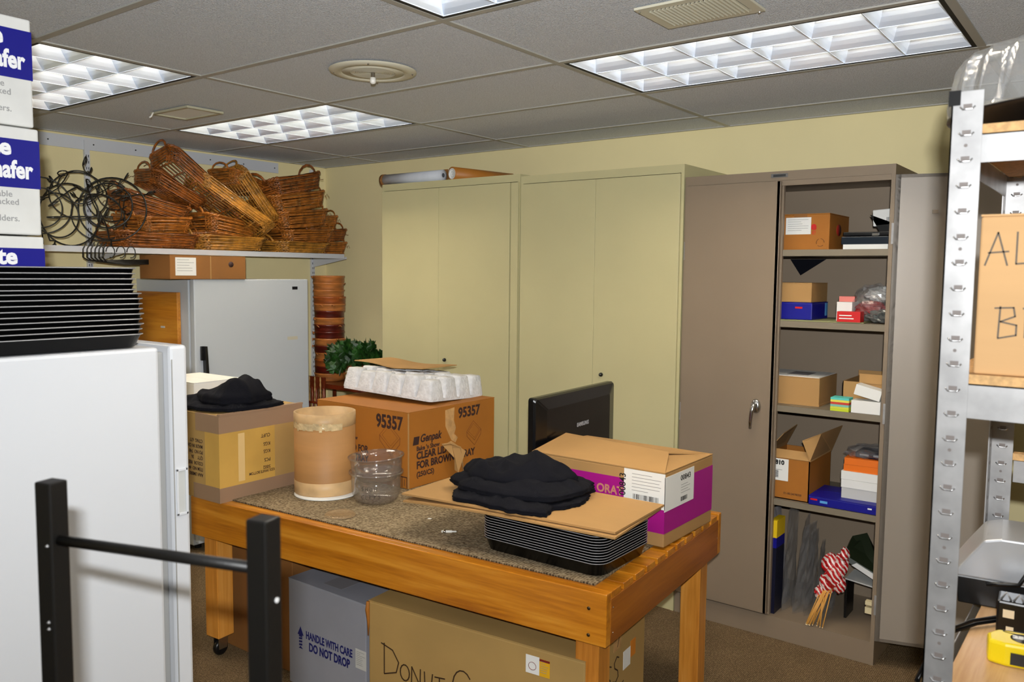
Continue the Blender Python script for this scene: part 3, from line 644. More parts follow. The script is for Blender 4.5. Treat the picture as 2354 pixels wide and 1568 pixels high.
# ---- clear bowls
def bowl(r, h, n_=56):
    b = MB(); out = [(.0001, 0), (r*.55, 0), (r*.72, h*.03), (r*.86, h*.14), (r*.93, h*.32), (r*.96, h*.7), (r*.975, h*.94), (r*1.05, h*.95), (r*1.06, h), (r*1.0, h)]
    b.lathe(out+[(p[0]-.0018, p[1]+.0015) for p in out[::-1][1:-1]], n_); return b
bx, by = .525, -1.425
t = obj('clear_bowl', bowl(.100, .118), CLEAR, None, (bx, by, TT+.001)); tag(t, 'lower clear plastic bowl with black marker writing, beside the fibre drum', 'bowl', 'clear plastic bowls on the table')
ls = []
for s_, zz in (('SHOW', .062), ('CLIPS', .032)):
    for k, ch in enumerate(s_): ls += let(ch, -.034+k*.0165, zz, .014)
# curve the writing round the bowl wall
b = MB(); am = math.atan2(-.97, .62)
for ln in ls:
    P = [(.0975*cos(am+p[0]/.0975), .0975*sin(am+p[0]/.0975), p[1]) for p in ln]; b.tube(P, .0007, 4)
obj('marker_writing', b, INK, t)
t2 = obj('clear_bowl', bowl(.103, .095), CLEAR, None, (bx+.004, by+.002, TT+.086), (R(2), R(-2), 0)); tag(t2, 'upper clear plastic bowl nested in the lower bowl beside the fibre drum', 'bowl', 'clear plastic bowls on the table')
t = obj('round_plastic_cover', MB().lathe([(.0001, .004), (.048, .004), (.053, .008), (.057, .002), (.057, .0005), (.05, .0005), (.0001, .001)], 40), mat('tan_reflection_lid', (190, 160, 120), .08, alpha=.38, spec=.9), None, (.565, -1.643, TT+.001)); tag(t, 'small clear round plastic cover lying flat in front of the clear bowls', 'cover')  # clear cover; its tan reflection is painted into the colour
# ---- pen, scrap
t = thing('table_pen', 'small white and chrome nozzle lying on the carpet piece', 'pen', (1.012, -1.552, TT+.006), R(38))
obj('body', MB().lathe([(.0001, -.026), (.0045, -.024), (.0048, .01), (.003, .012), (.003, .026), (.0001, .027)], 14, M=Matrix.Rotation(pi/2, 4, 'Y')), mat('white_cap', (235, 233, 225), .35), t)
obj('collar', MB().lathe([(.0048, -.02), (.0062, -.018), (.0062, -.012), (.0048, -.010)], 14, M=Matrix.Rotation(pi/2, 4, 'Y')), CHROME, t)
tag(obj('paper_scrap', MB().prism([(0, 0), (.012, .003), (.009, .014), (-.003, .01)], 0, .001), PAPER, None, (.845, -1.478, TT+.0012)), 'tiny white paper scrap on the carpet piece', 'scrap')
# ---- large 95357 carton
GH = .318
t = carton('cardboard_box', 'large orange-brown carton printed 95357 on the table under white packing foam', 'box', (.565, .565, GH), (.2215, -.9425, TT), .0, CARDO, seam='x')
h2 = .2825
text('number_print', '95357', .077, (.095, -h2-.0003, GH-.092), (0, -1, 0), INKP, t, bold=.0012, sx=.80)
text('number_print', '95357', .062, (h2+.0003, .028, GH-.075), (1, 0, 0), INKP, t, bold=.001, sx=.95)
text('product_print', 'CLEAR LID FOR', .041, (.045, -h2-.0003, .112), (0, -1, 0), INKP, t, bold=.0006, sx=.80, ax='RIGHT')
text('product_print', 'BROWNIE TRAY', .041, (.045, -h2-.0003, .070), (0, -1, 0), INKP, t, bold=.0006, sx=.80, ax='RIGHT')
text('product_print', "Bake 'n Show", .022, (-.02, -h2-.0003, .165), (0, -1, 0), INKP, t, bold=.0004, sx=.9, ax='RIGHT')
text('maker_name', 'Genpak', .046, (h2+.0003, -.215, .176), (1, 0, 0), INKP, t, bold=.0006, sx=.9, shear=.25)
obj('maker_emblem', MB().prism([(0, 0), (.034, 0), (.040, .034), (.007, .034)], 0, .0008, Matrix(((0, 0, 1, h2), (1, 0, 0, -.257), (0, 1, 0, .178), (0, 0, 0, 1)))), INKP, t)
text('product_print', "Bake 'n Show", .026, (h2+.0003, -.235, .147), (1, 0, 0), INKP, t, bold=.0004)
text('product_print', 'CLEAR LID', .043, (h2+.0003, -.235, .108), (1, 0, 0), INKP, t, bold=.0008, sx=.92)
text('product_print', 'FOR BROWNIE TRAY', .043, (h2+.0003, -.235, .068), (1, 0, 0), INKP, t, bold=.0008, sx=.92)
text('product_print', '(250/CS)', .030, (h2+.0003, -.235, .036), (1, 0, 0), INKP, t, bold=.0004)
obj('worn_corner', MB().box(h2-.0035, h2+.0006, -h2-.0006, -h2+.0035, .002, GH-.003), CARD, t)
def pack(loc, n, s):   # line drawing of a tray pack
    b = MB(); F = face(n); P = lambda a: [F @ Vector((p[0]*s, p[1]*s, .0004)) for p in a]
    b.tube(P([(0, .35), (.45, .8), (1, .35), (.55, -.1)]), .0010, 4, closed=True); b.tube(P([(0, .35), (.02, .15), (.55, -.32), (.98, .12), (1, .35)]), .0010, 4); b.tube(P([(.12, .36), (.46, .68), (.88, .34), (.54, .02)]), .0007, 4, closed=True)
    obj('pack_drawing', b, mat('brown_print', (110, 56, 22), .7), t, loc)
pack((.115, -h2, .165), (0, -1, 0), .12); pack((h2, .085, .150), (1, 0, 0), .10)
obj('recycling_box_print', MB().box(.245, .248, -h2-.0005, -h2, .005, .05).box(.272, .275, -h2-.0005, -h2, .005, .05).box(.225, .275, -h2-.0005, -h2, .046, .05).box(.258, .260, -h2-.0005, -h2, .012, .038), INKP, t)
b = MB(); F = face((1, 0, 0)).to_4x4()
b.prism([(-.028, .30), (.032, .306), (.028, .25), (.042, .215), (.03, .19), (.055, .17), (.038, .15), (.012, .165), (-.01, .2), (-.026, .23)], 0, .0008, Matrix.Translation((h2, -.03, 0)) @ F)
obj('torn_tape', b, TAPEC, t)
b = MB(); b.add([(h2+.001, -.075, .150), (h2+.001, -.02, .162), (h2+.03, .045, .11), (h2+.035, -.01, .025), (h2+.03, -.03, .04), (h2+.05, -.055, .10)], [(0, 1, 2, 3, 4, 5)])
obj('hanging_torn_card', b, CARD, t)
o = obj('torn_card_edge', MB().tube([(h2+.002, -.08, .155), (h2+.012, -.04, .155), (h2+.02, .02, .13), (h2+.03, .03, .02)], .004, 5), CARD, t)
# ---- moulded white packing foam and a card on it
FO = mat('white_foam', (222, 222, 224), .8, bump=(90, .5), var=(40, .08))
b = MB(); zb = 0; W2, D2 = .265, .195
loft(b, [[(x, y, 0) for x, y in rrect(W2, D2, .02, 4)], [(x, y, .012) for x, y in rrect(W2, D2, .02, 4)]], True, True, False)
cx_, cy_ = 6, 4
for i in range(cx_):
    for j in range(cy_):
        x = -W2+(i+.5)*2*W2/cx_; y = -D2+(j+.5)*2*D2/cy_; a1 = W2/cx_*.99; b1 = D2/cy_*.99
        hh = .098+.012*noise.noise(Vector((i*1.3, j*1.7, .5)))
        loft(b, [[(x+p, y+q, .010) for p, q in rrect(a1, b1, .012, 3)], [(x+p, y+q, hh-.006) for p, q in rrect(a1*.74, b1*.74, .011, 3)], [(x+p, y+q, hh) for p, q in rrect(a1*.66, b1*.66, .010, 3)]], False, True)
t = obj('packing_foam', b, FO, None, (.175, -.855, TT+GH+.014), (R(-3.0), R(2), R(3))); tag(t, 'white moulded packing foam tray on top of the 95357 carton', 'packing foam')
b = MB(); n_ = 12; ring = []
for i in range(n_+1):
    u = i/n_; x = -.20+.40*u; ring.append((x, .006*cos(u*pi*2)))
vs = []; fs = []
for zz in (0, .004):
    for i, (x, q) in enumerate(ring):
        for y in (-.14+.03*sin(i*.5), .14): vs.append((x, y, zz+q))
k = 2*(n_+1)
for i in range(n_):
    a = 2*i; fs += [(a, a+1, a+3, a+2), (a+k, a+2+k, a+3+k, a+1+k), (a, a+2, a+2+k, a+k), (a+1, a+1+k, a+3+k, a+3)]
fs += [(0, k, k+1, 1), (2*n_, 2*n_+1, 2*n_+1+k, 2*n_+k)]
b.add(vs, fs); t = obj('cardboard_sheet', b, CARD, None, (.055, -.78, TT+GH+.128), (R(-2), R(2), R(8))); tag(t, 'small cardboard sheet lying on the white packing foam', 'cardboard sheet')
# ---- black trays with cardboard and garments
g2 = 'black trays stacked at the right end of the table'
tr2 = tray('food_tray', .2285, .157, .042, .045, 'topmost black tray of the table stack, directly under the cardboard sheets', g2, 0)
P0 = (1.422, -1.452)
for k in range(13):
    loc = (P0[0]+random.uniform(-.001, .001), P0[1]+random.uniform(-.001, .001), TT+.002+k*.0082)
    if k == 12: tr2.location = loc
    else: dup(tr2, loc, label='black tray in the stack on the table, between its topmost and bottom trays' if k else 'bottom black tray of the stack standing on the table')
zt = TT+.002+12*.0082+.042
def sheet(pts, z, th, sag, label, group):
    b = MB(); N_ = 14; A, B_, C_, D_ = [Vector((*p, 0)) for p in pts]; vs = []
    for top in (0, 1):
        for i in range(N_+1):
            for j in range(5):
                u, v = i/N_, j/4; p = (A*(1-u)+B_*u)*(1-v)+(D_*(1-u)+C_*u)*v
                dz = -sag*max(0, .45-u)**1.6*4+.0
                vs.append((p.x, p.y, z+dz+top*th))
    fs = []; K = (N_+1)*5; I = lambda i, j, t_: t_*K+i*5+j
    for i in range(N_):
        for j in range(4): fs += [(I(i, j, 1), I(i+1, j, 1), I(i+1, j+1, 1), I(i, j+1, 1)), (I(i, j, 0), I(i, j+1, 0), I(i+1, j+1, 0), I(i+1, j, 0))]
        fs += [(I(i, 0, 0), I(i+1, 0, 0), I(i+1, 0, 1), I(i, 0, 1)), (I(i, 4, 0), I(i, 4, 1), I(i+1, 4, 1), I(i+1, 4, 0))]
    for j in range(4): fs += [(I(0, j, 0), I(0, j, 1), I(0, j+1, 1), I(0, j+1, 0)), (I(N_, j, 0), I(N_, j+1, 0), I(N_, j+1, 1), I(N_, j, 1))]
    b.add(vs, fs); o = obj('cardboard_sheet', b, CARD); tag(o, label, 'cardboard sheet', group); return o
s1 = sheet([(.945, -1.705), (1.712, -1.640), (1.675, -1.285), (.92, -1.32)], zt+.001, .006, .012, 'lower folded cardboard sheet directly on the black trays', 'cardboard sheets on the black trays')
s2 = sheet([(.930, -1.695), (1.702, -1.622), (1.680, -1.275), (.905, -1.30)], zt+.010, .006, .002, 'upper cardboard sheet beneath the black garments on the trays', 'cardboard sheets on the black trays')
obj('paper_label', MB().prism([(.955, -1.47), (1.05, -1.50), (1.09, -1.42), (.99, -1.40)], zt+.016, zt+.0166), PAPER, s2)
obj('paper_label', MB().prism([(1.36, -1.60), (1.42, -1.57), (1.44, -1.59), (1.38, -1.62)], zt+.016, zt+.0166), PAPER, s2)
gz = zt+.0168
gg = 'folded black garments on the cardboard sheet'
garment('folded_garment', 'black garment spread at the bottom of the pile on the cardboard sheet', [(1.075, -1.60), (1.06, -1.50), (1.10, -1.42), (1.06, -1.34), (1.2, -1.27), (1.42, -1.29), (1.46, -1.38), (1.485, -1.47), (1.45, -1.56), (1.47, -1.63), (1.36, -1.665), (1.24, -1.655), (1.13, -1.67)], gz, .045, 1, gg, 7)
garment('folded_garment', 'black garment in the middle of the pile on the cardboard sheet', [(1.02, -1.55), (1.03, -1.42), (1.12, -1.33), (1.26, -1.28), (1.44, -1.31), (1.48, -1.42), (1.44, -1.56), (1.30, -1.63), (1.13, -1.62)], gz+.024, .058, 5, gg, 6)
garment('folded_garment', 'rumpled black garment on top of the pile in front of the monitor', [(1.03, -1.50), (1.07, -1.38), (1.16, -1.30), (1.32, -1.29), (1.42, -1.38), (1.38, -1.50), (1.26, -1.585), (1.12, -1.58)], gz+.046, .082, 9, gg, 5)
# ---- magenta carton 00843
t = carton('cardboard_box', 'cardboard carton with a magenta band and white label 00843 on the table', 'box', (.53, .375, .243), (1.395, -1.045, TT+.001), .0, CARD, top=False)
hx_, hy_ = .265, .1875
obj('magenta_band', MB().box(-hx_-.0006, hx_+.0006, -hy_-.0006, hy_+.0006, .045, .208), MAG, t)
text('brand_print', 'ORAT', .040, (.060, -hy_-.0008, .140), (0, -1, 0), mat('tan_print', (196, 130, 110), .6), t, ax='CENTER', bold=.0006, sx=.95)
lb = obj('shipping_label', MB().box(.115, hx_+.0014, -hy_-.0014, -hy_, .125, .243).box(hx_, hx_+.0014, -hy_-.0014, .03, .118, .232), PAPER, t)
text('label_number', '00843', .034, (.128, -hy_-.0018, .150), (0, -1, 0), INK, lb, up=(-1, 0, 0), sx=.9)
text('label_number', '00843', .026, (hx_+.0018, -.075, .196), (1, 0, 0), INK, lb, sx=1.2)
L = MB(); rnd = random.Random(4)
for k in range(24): L.box(.150+k*.004, .150+k*.004+rnd.choice((.001, .002, .0028)), -hy_-.0019, -hy_-.0014, .145, .162)
for k in range(14): L.box(hx_+.0014, hx_+.0019, -.07+k*.0035, -.07+k*.0035+rnd.choice((.001, .002)), .130, .145)
obj('barcode', L, INK, lb)
L = MB()
for k in range(6): L.box(.145, .145+rnd.uniform(.06, .11), -hy_-.0018, -hy_-.0014, .228-k*.011, .2295-k*.011)
for k in range(4): L.box(hx_+.0014, hx_+.0018, -.07, -.07+rnd.uniform(.04, .08), .185-k*.009, .1865-k*.009)
obj('printed_lines', L, INKG, lb)
def flap(P, th, name='flap', M=CARD):
    A = [Vector(p) for p in P]; nn = (A[1]-A[0]).cross(A[2]-A[1]).normalized()*th; n_ = len(A)
    return MB().add(A+[a+nn for a in A], [tuple(range(n_))[::-1], tuple(range(n_, 2*n_))]+[(i, (i+1) % n_, (i+1) % n_+n_, i+n_) for i in range(n_)])
h = .244
obj('flap', flap([(-hx_, -hy_, h), (hx_-.0, -hy_, h), (hx_-.09, .02, h+.022), (-hx_-.01, .05, h+.03)], .004), CARD, t)
obj('flap', flap([(hx_, -hy_, h+.001), (hx_, hy_, h+.001), (hx_-.16, hy_-.01, h+.002), (hx_-.16, -hy_+.01, h+.002)], .003), CARD, t)
obj('flap', flap([(hx_, hy_, h+.001), (-hx_, hy_, h+.001), (-hx_, .02, h+.012), (hx_-.14, .03, h+.012)], .003), CARD, t)
# ---- monitor seen from the back
BLG = mat('gloss_black_plastic', (10, 10, 12), .22)
ml = Vector((1.085, -1.165)); mr = Vector((1.050, -.53)); an = math.atan2((mr-ml).y, (mr-ml).x); cc = (ml+mr)/2
t = thing('computer_monitor', 'black monitor seen from behind, standing behind the garments and magenta carton', 'monitor', (cc.x, cc.y, TT+.0005), an)
# local: x along the screen, y towards the back wall/left, back of the monitor faces local -y
mw, mh, mz = .32, .385, 1.092-TT-.385
bk = MB(); q = [(x, z) for x, z in rrect(mw, mh/2, .012, 3)]
loft(bk, [[(x, .022, z+mz+mh/2) for x, z in q], [(x, .0, z+mz+mh/2) for x, z in q], [(x*.985, -.010, z*.97+mz+mh/2) for x, z in q], [(x*.80, -.022, z*.75+mz+mh/2) for x, z in q]], True, True, False)
obj('housing', bk, BLG, t, bev=.002)
obj('screen', MB().box(-mw+.018, mw-.018, .0215, .0235, mz+.018, mz+mh-.018), mat('screen_glass', (8, 8, 10), .08), t)
text('maker_name', 'SAMSUNG', .021, (0.02, -.0235, mz+mh*.61), (0, -1, 0), mat('silver_print', (150, 150, 155), .4), t, ax='CENTER', bold=.0006)
obj('stand_neck', MB().box(-.03, .03, -.02, .02, .012, mz+.12), BLG, t, bev=.004)
obj('stand_base', MB().lathe([(.0001, 0), (.085, 0), (.085, .006), (.06, .012), (.0001, .014)], 40, M=Matrix.Diagonal((1.5, .6, 1, 1))), BLG, t)
# ================================================================== wicker baskets on the wall shelf
def basket_mesh(a, b, h, rows, seed, M, tight=1.0):
    """rectangular basket woven of flat cane: half sizes a (x), b (y)"""
    rnd = random.Random(seed); B_ = MB(); K = 44
    base = rrect(a, b, min(a, b)*.42, 10); n_ = len(base)
    warp = lambda x, y, z: Vector((x+.010*noise.noise(Vector((x*6, y*6, seed+z*4))), y+.012*noise.noise(Vector((y*5, x*7, seed+9+z*4))), z+.010*noise.noise(Vector((x*7+4, y*7, seed)))))
    for r in range(rows):
        z = .008+(h-.014)*r/(rows-1); fl = .86+.14*(z/h); pts = []
        for i, (x, y) in enumerate(base):
            d = 1 if (i+r) % 2 else -1; L_ = math.hypot(x, y)
            s = fl+d*.0035/L_+rnd.uniform(-.004, .004)
            pts.append(warp(x*s, y*s, z+rnd.uniform(-.0025, .0025)))
        B_.tube(pts, [.0046+rnd.uniform(-.001, .001) for _ in pts], 4, closed=True)
    for i in range(0, n_, 2):
        x, y = base[i]; B_.tube([warp(x*.86, y*.86, 0), warp(x*.93, y*.93, h*.5), warp(x, y, h)], .003, 4)
    for k in range(9):
        x = -a*.8+k*a*1.6/8; B_.tube([warp(x, -b*.84, .003), warp(x, 0, .001), warp(x, b*.84, .003)], .0036, 4)
    for k in range(7):
        y = -b*.8+k*b*1.6/6; B_.tube([warp(-a*.85, y, .006), warp(0, y, .005), warp(a*.85, y, .006)], .0036, 4)
    R_ = MB()
    for ph in (0, pi):
        R_.tube([warp(x*(1+.006*cos(i*1.1+ph)/math.hypot(x, y)), y*(1+.006*cos(i*1.1+ph)/math.hypot(x, y)), h+.005*sin(i*1.1+ph)) for i, (x, y) in enumerate(base)], .0068, 5, closed=True)
    H_ = []
    for s in (-1, 1):
        hm = MB()
        for ph in (0, 2.1, 4.2):
            pts = []
            for k in range(15):
                u = k/14; an = pi*u
                pts.append(Vector((cos(an)*a*.52+.004*cos(u*16+ph), s*(b*1.0+.02*sin(an)), h+.055*sin(an)+.004*sin(u*16+ph))))
            hm.tube(pts, .0042, 5)
        H_.append(hm)
    # loose cane ends
    for k in range(7):
        x, y = rnd.choice(base); p = warp(x, y, h*.6); B_.tube([p, p+Vector((x*.08, y*.08, rnd.uniform(-.01, .03))), p+Vector((x*.16, y*.10, rnd.uniform(-.02, .02)))], .0018, 3)
    t = thing('wicker_basket', 'x', 'basket', group='wicker baskets on the wall shelf')
    obj('woven_body', B_, M, t); obj('braided_rim', R_, M, t)
    for q in H_: obj('handle', q, M, t)
    return t
protos = [basket_mesh(.155, .21, .105, 10, 1.3, WICK[0]), basket_mesh(.14, .25, .085, 9, 4.7, WICK[1]), basket_mesh(.15, .23, .07, 8, 8.1, WICK[2])]
SZ = 1.668
BK = [  # proto, y, x, z, tilt about x (deg), yaw, roll about y, scale, label
 (1, -1.16, -1.55, SZ+.002, 0, 3, 0, (1, 1.0, .9), 'flat wicker basket lying on the shelf at the left, beneath the tangle'),
 (2, -.70, -1.55, SZ+.002, 0, -4, 0, (1, .98, 1.1), 'flat wicker basket lying on the shelf behind the brown cardboard box, middle bottom'),
 (0, -1.13, -1.56, SZ+.084, 2, 8, 3, (.95, .80, .9), 'wicker basket with a looped handle, second layer at the left of the pile'),
 (1, -1.16, -1.57, SZ+.18, -12, -6, 0, (.95, .78, 1.0), 'wicker basket behind the black wire rings, third layer at the left'),
 (0, -.70, -1.57, SZ+.085, -8, 5, 0, (.95, .9, .95), 'wicker basket under the leaning ones, second layer in the middle'),
 (1, -1.02, -1.60, SZ+.30, -24, 0, 4, (.9, .72, .8), 'wicker basket with a tall handle loop, upper left of the pile'),
 (1, -.87, -1.54, SZ+.31, -38, 4, -14, (.85, 1.22, .95), 'long wicker basket leaning diagonally with its left end highest'),
 (2, -.72, -1.48, SZ+.22, -36, -4, -20, (.8, 1.15, .9), 'long wicker basket leaning diagonally in front, its lower end near the shelf edge'),
 (2, -.55, -1.56, SZ+.30, -52, 3, -8, (.85, .88, 1.0), 'golden wicker basket tipped steeply in the middle of the pile'),
 (0, -.56, -1.60, SZ+.38, -14, 10, 0, (.8, .70, .7), 'wicker basket lying on top of the leaning ones, next to the right stack'),
 (2, -.17, -1.57, SZ+.002, 0, 2, 0, (1, .92, .9), 'bottom wicker basket of the right-hand stack on the shelf'),
 (0, -.12, -1.57, SZ+.066, 3, -3, 0, (1, .92, .8), 'second wicker basket from the bottom of the right-hand stack'),
 (0, -.17, -1.56, SZ+.160, 6, 2, -4, (1, .98, .95), 'third wicker basket from the bottom of the right-hand stack'),
 (0, -.20, -1.55, SZ+.262, 9, -3, -6, (1, 1.0, .95), 'fourth wicker basket from the bottom of the right-hand stack'),
 (1, -.22, -1.55, SZ+.365, 13, 4, -6, (1.05, .86, 1.2), 'top wicker basket of the right-hand stack, nearly touching the ceiling'),
 (0, .10, -1.62, SZ+.002, 0, -6, 0, (.85, .72, .75), 'small wicker basket at the right end of the shelf, lowest'),
 (1, .10, -1.62, SZ+.085, 3, 5, 0, (.85, .66, .9), 'small wicker basket at the right end of the shelf, middle'),
 (0, .07, -1.64, SZ+.165, 4, -5, 0, (.8, .62, .8), 'small wicker basket at the right end of the shelf, upper'),
]
used = set()
for (pi_, y, x, z, ti, ya, ro, sc, lb) in BK:
    rot = (R(ti), R(ro), R(ya))
    if pi_ not in used:
        o = protos[pi_]; used.add(pi_); o.location = (x, y, z); o.rotation_euler = rot; o.scale = sc; o['label'] = lb
    else: dup(protos[pi_], (x, y, z), rot, label=lb, scale=sc)
# ================================================================== black wire stands
def wire_stand(seed):
    rnd = random.Random(seed)
    t = thing('wire_stand', 'x', 'wire stand', group='black wire stands on the shelf')
    r1, r2 = .165, .115
    circ = lambda r, z: [(r*cos(2*pi*k/40), r*sin(2*pi*k/40), z) for k in range(40)]
    obj('hoop', MB().tube(circ(r1, 0), .0042, 7, closed=True), BLACKW, t)
    obj('hoop', MB().tube(circ(r2, .10), .004, 7, closed=True), BLACKW, t)
    for k in range(3):
        a = 2*pi*k/3+.3; c, s = cos(a), sin(a); pts = []
        pts += [(c*(r1+.045-.022*cos(u)), s*(r1+.045-.022*cos(u)), -.012+.02*sin(u)) for u in [-2.6+.65*i for i in range(8)]][::-1]
        pts += [(c*r1, s*r1, 0), (c*.16, s*.16, .05), (c*r2, s*r2, .10), (c*.08, s*.08, .19), (c*.06, s*.06, .26)]
        pts += [(c*(.06+.028-.028*cos(u)), s*(.06+.028-.028*cos(u)), .27+.028*sin(u)) for u in [.3+.7*i for i in range(8)]]
        obj('leg', MB().tube(pts, .004, 6), BLACKW, t)
    return t
ws = wire_stand(1)
WS = [((-1.47, -1.40, SZ+.20), (R(84), R(-10), R(52)), (1, 1, 1), 'black wire stand with its hoop facing out, rightmost of the wire tangle'),
      ((-1.52, -1.60, SZ+.16), (R(96), R(20), R(36)), (.95, .95, 1), 'black wire stand in the middle of the tangle, a hoop resting on the shelf edge'),
      ((-1.50, -1.46, SZ+.155), (R(72), R(6), R(75)), (.78, .78, .9), 'smaller black wire stand leaning forward in the tangle over the shelf edge'),
      ((-1.56, -1.72, SZ+.20), (R(100), R(-14), R(62)), (.85, .85, 1), 'black wire stand at the left end of the shelf by the white cartons'),
      ((-1.50, -1.56, SZ+.26), (R(40), R(60), R(20)), (.8, .8, .9), 'black wire stand lying across the top of the tangle with curled ends'),
      ((-1.58, -1.36, SZ+.25), (R(66), R(-40), R(95)), (.7, .7, .8), 'black wire stand at the back of the tangle against the wicker')]
for i, (l, r, s, lb) in enumerate(WS):
    if i == 0: ws.location = l; ws.rotation_euler = r; ws['label'] = lb
    else: dup(ws, l, r, label=lb, scale=s)
t = thing('wire_hooks', 'bundle of dark wire hooks hanging below the left part of the wall shelf', 'wire hooks', (-1.40, -1.46, SZ-.055))
for k in range(6):
    z = -.004*k; y0 = -.10+.02*k
    obj('hook', MB().tube([(.03, y0-.03, .075), (.035, y0-.05, .04), (.02, y0-.045, .0), (.0, y0-.01, -.016+z*.5), (.0, y0+.08, -.014+z), (.002, .23+.004*k, -.008+z)], .0035, 6), BLACKW, t)
for k in range(4):
    y0 = -.06+k*.055; obj('curl', MB().tube([(.02+.01*cos(u), y0+.018*cos(u), .03+.03*sin(u)) for u in [i*.55-1.8 for i in range(10)]], .0028, 6), BLACKW, t)
# ================================================================== corner behind the table: bamboo stand, bark baskets, ivy
BAM = mat('red_bamboo', (118, 44, 18), .3, coat=.5, var=(12, .3)); BAM2 = mat('pale_bamboo', (196, 160, 98), .35, coat=.4, var=(14, .3))
t = thing('bamboo_stand', 'red and pale bamboo plant stand in the corner beside the white refrigerator', 'stand', (-1.27, .04, 0))
obj('stand_top', MB().box(-.32, .36, -.16, .16, .80, .83), BAM, t, bev=.003)
for sx, sy in ((-.30, -.14), (.34, -.14), (-.30, .14), (.34, .14)): obj('leg', MB().tube([(sx, sy, 0), (sx, sy, .80)], .014, 10), BAM, t)
for k in range(8):
    x = -.32+k*.0375; b = MB(); prof = []
    b.tube([(x, -.158, .50), (x, -.158, .80)], .011, 8); obj('upper_cane', b, BAM, t)
    obj('lower_cane', MB().tube([(x, -.162, .30), (x, -.162, .70)], .009, 8), BAM2, t)
b = MB().tube([(-.34, -.172, .70), (-.04, -.172, .70)], .008, 8).tube([(-.34, -.172, .58), (-.04, -.172, .58)], .008, 8); obj('binding', b, BAM, t)
up = MB().box(-.33, -.05, -.165, -.145, .79, .87); obj('front_rail', up, BAM, t, bev=.004)
for k in range(5): obj('bead_string', MB().tube([(-.30+k*.055, -.168, .70+.17*q/10) for q in range(11)], [.003+.003*(q % 2) for q in range(11)], 6), BAM2, t)
bark = [mat('bark_tan', (196, 120, 58), .42, var=(9, .25), stretch=(1, 1, 5), coat=.2), mat('bark_dark', (96, 26, 14), .38, var=(9, .3), stretch=(1, 1, 5), coat=.3), mat('bark_mid', (170, 88, 36), .4, var=(9, .25), stretch=(1, 1, 5), coat=.2)]
cols = [0, 1, 2, 0, 1, 0, 1, 1, 0, 1, 0, 2, 0, 0, 0]
nm_ = {0: 'tan', 1: 'dark red-brown', 2: 'mid-brown'}
ordn = ['lowest', 'second', 'third', 'fourth', 'fifth', 'sixth', 'seventh', 'eighth', 'ninth', 'tenth', 'eleventh', 'twelfth', 'thirteenth', 'fourteenth', 'topmost']
for k, cidx in enumerate(cols):
    rr = .104+random.uniform(-.003, .003)+.002*(k > 9)-.004; hh = .052
    b = MB().lathe([(.0001, 0), (rr-.006, 0), (rr, hh*.3), (rr-.001, hh-.012), (rr+.003, hh-.008), (rr+.002, hh), (rr-.003, hh), (rr-.016, .005), (.0001, .004)], 32)
    t = thing('bark_basket', f'{nm_[cidx]} round bark basket, {ordn[k]}'+('' if k in (0, 14) else ' from the bottom')+' in the tall corner stack', 'basket', (-1.440+random.uniform(-.004, .004), .03+random.uniform(-.004, .004), .832+k*.0458), random.uniform(0, 6), 'round bark baskets stacked in the corner')
    obj('body', b, bark[cidx], t)
    for a in (random.uniform(0, 6), random.uniform(0, 6)):
        obj('handle_tab', MB().tube([(rr*cos(a), rr*sin(a), hh-.012), ((rr+.014)*cos(a), (rr+.014)*sin(a), hh-.004), ((rr+.012)*cos(a+.18), (rr+.012)*sin(a+.18), hh-.016)], .0032, 5), bark[0], t)
# ivy
IVY = mat('ivy_leaf', (34, 78, 22), .45, var=(14, .5))
t = thing('ivy_plant', 'green ivy in a terracotta pot in the corner behind the 95357 carton', 'plant', (-1.08, -.03, .8305))
TER = mat('terracotta', (150, 72, 40), .7, var=(8, .15))
obj('pot', MB().lathe([(.0001, 0), (.062, 0), (.082, .11), (.09, .11), (.092, .14), (.082, .14), (.078, .12), (.0001, .115)], 32), TER, t)
b = MB(); st = MB(); rnd = random.Random(5)
def leaf(b, p, d, s, roll):
    d = d.normalized(); sd = d.cross(Vector((0, 0, 1)));  sd = sd.normalized() if sd.length > .01 else Vector((1, 0, 0)); up = sd.cross(d)
    sd2 = sd*cos(roll)+up*sin(roll); up = d.cross(sd2)*-1
    o = [(0, 0), (.42, -.12), (.5, .18), (.30, .34), (.34, .62), (.12, .62), (0, 1.0), (-.12, .62), (-.34, .62), (-.30, .34), (-.5, .18), (-.42, -.12)]
    pts = [p+sd2*(q[0]*s)+d*(q[1]*s)+up*(-abs(q[0])*s*.25) for q in o]
    c = p+d*(.35*s)+up*.06*s; vs = [c]+pts; b.add(vs, [(0, i+1, (i+1) % 12+1) for i in range(12)])
for k in range(210):
    a = rnd.uniform(0, 2*pi); el = rnd.uniform(-.35, 1.3); rr = rnd.uniform(.45, 1.05)
    dr_ = Vector((cos(a)*cos(el), sin(a)*cos(el), sin(el)))
    q = Vector((dr_.x*.23-.03, dr_.y*.13, .15+dr_.z*.12))*1; q = Vector((0, 0, .16))+(q-Vector((0, 0, .16)))*rr
    leaf(b, q, Vector((dr_.x*.7+rnd.uniform(-.6, .6), dr_.y*.25-.15, rnd.uniform(-1.1, .9))), rnd.uniform(.06, .095), rnd.uniform(1.1, 2.0))
    if k % 5 == 0: st.tube([(0, 0, .115), tuple(q*.5+Vector((0, 0, .08))), tuple(q)], .0022, 4)
obj('leaves', b, IVY, t); obj('stems', st, mat('ivy_stem', (60, 70, 30), .6), t)
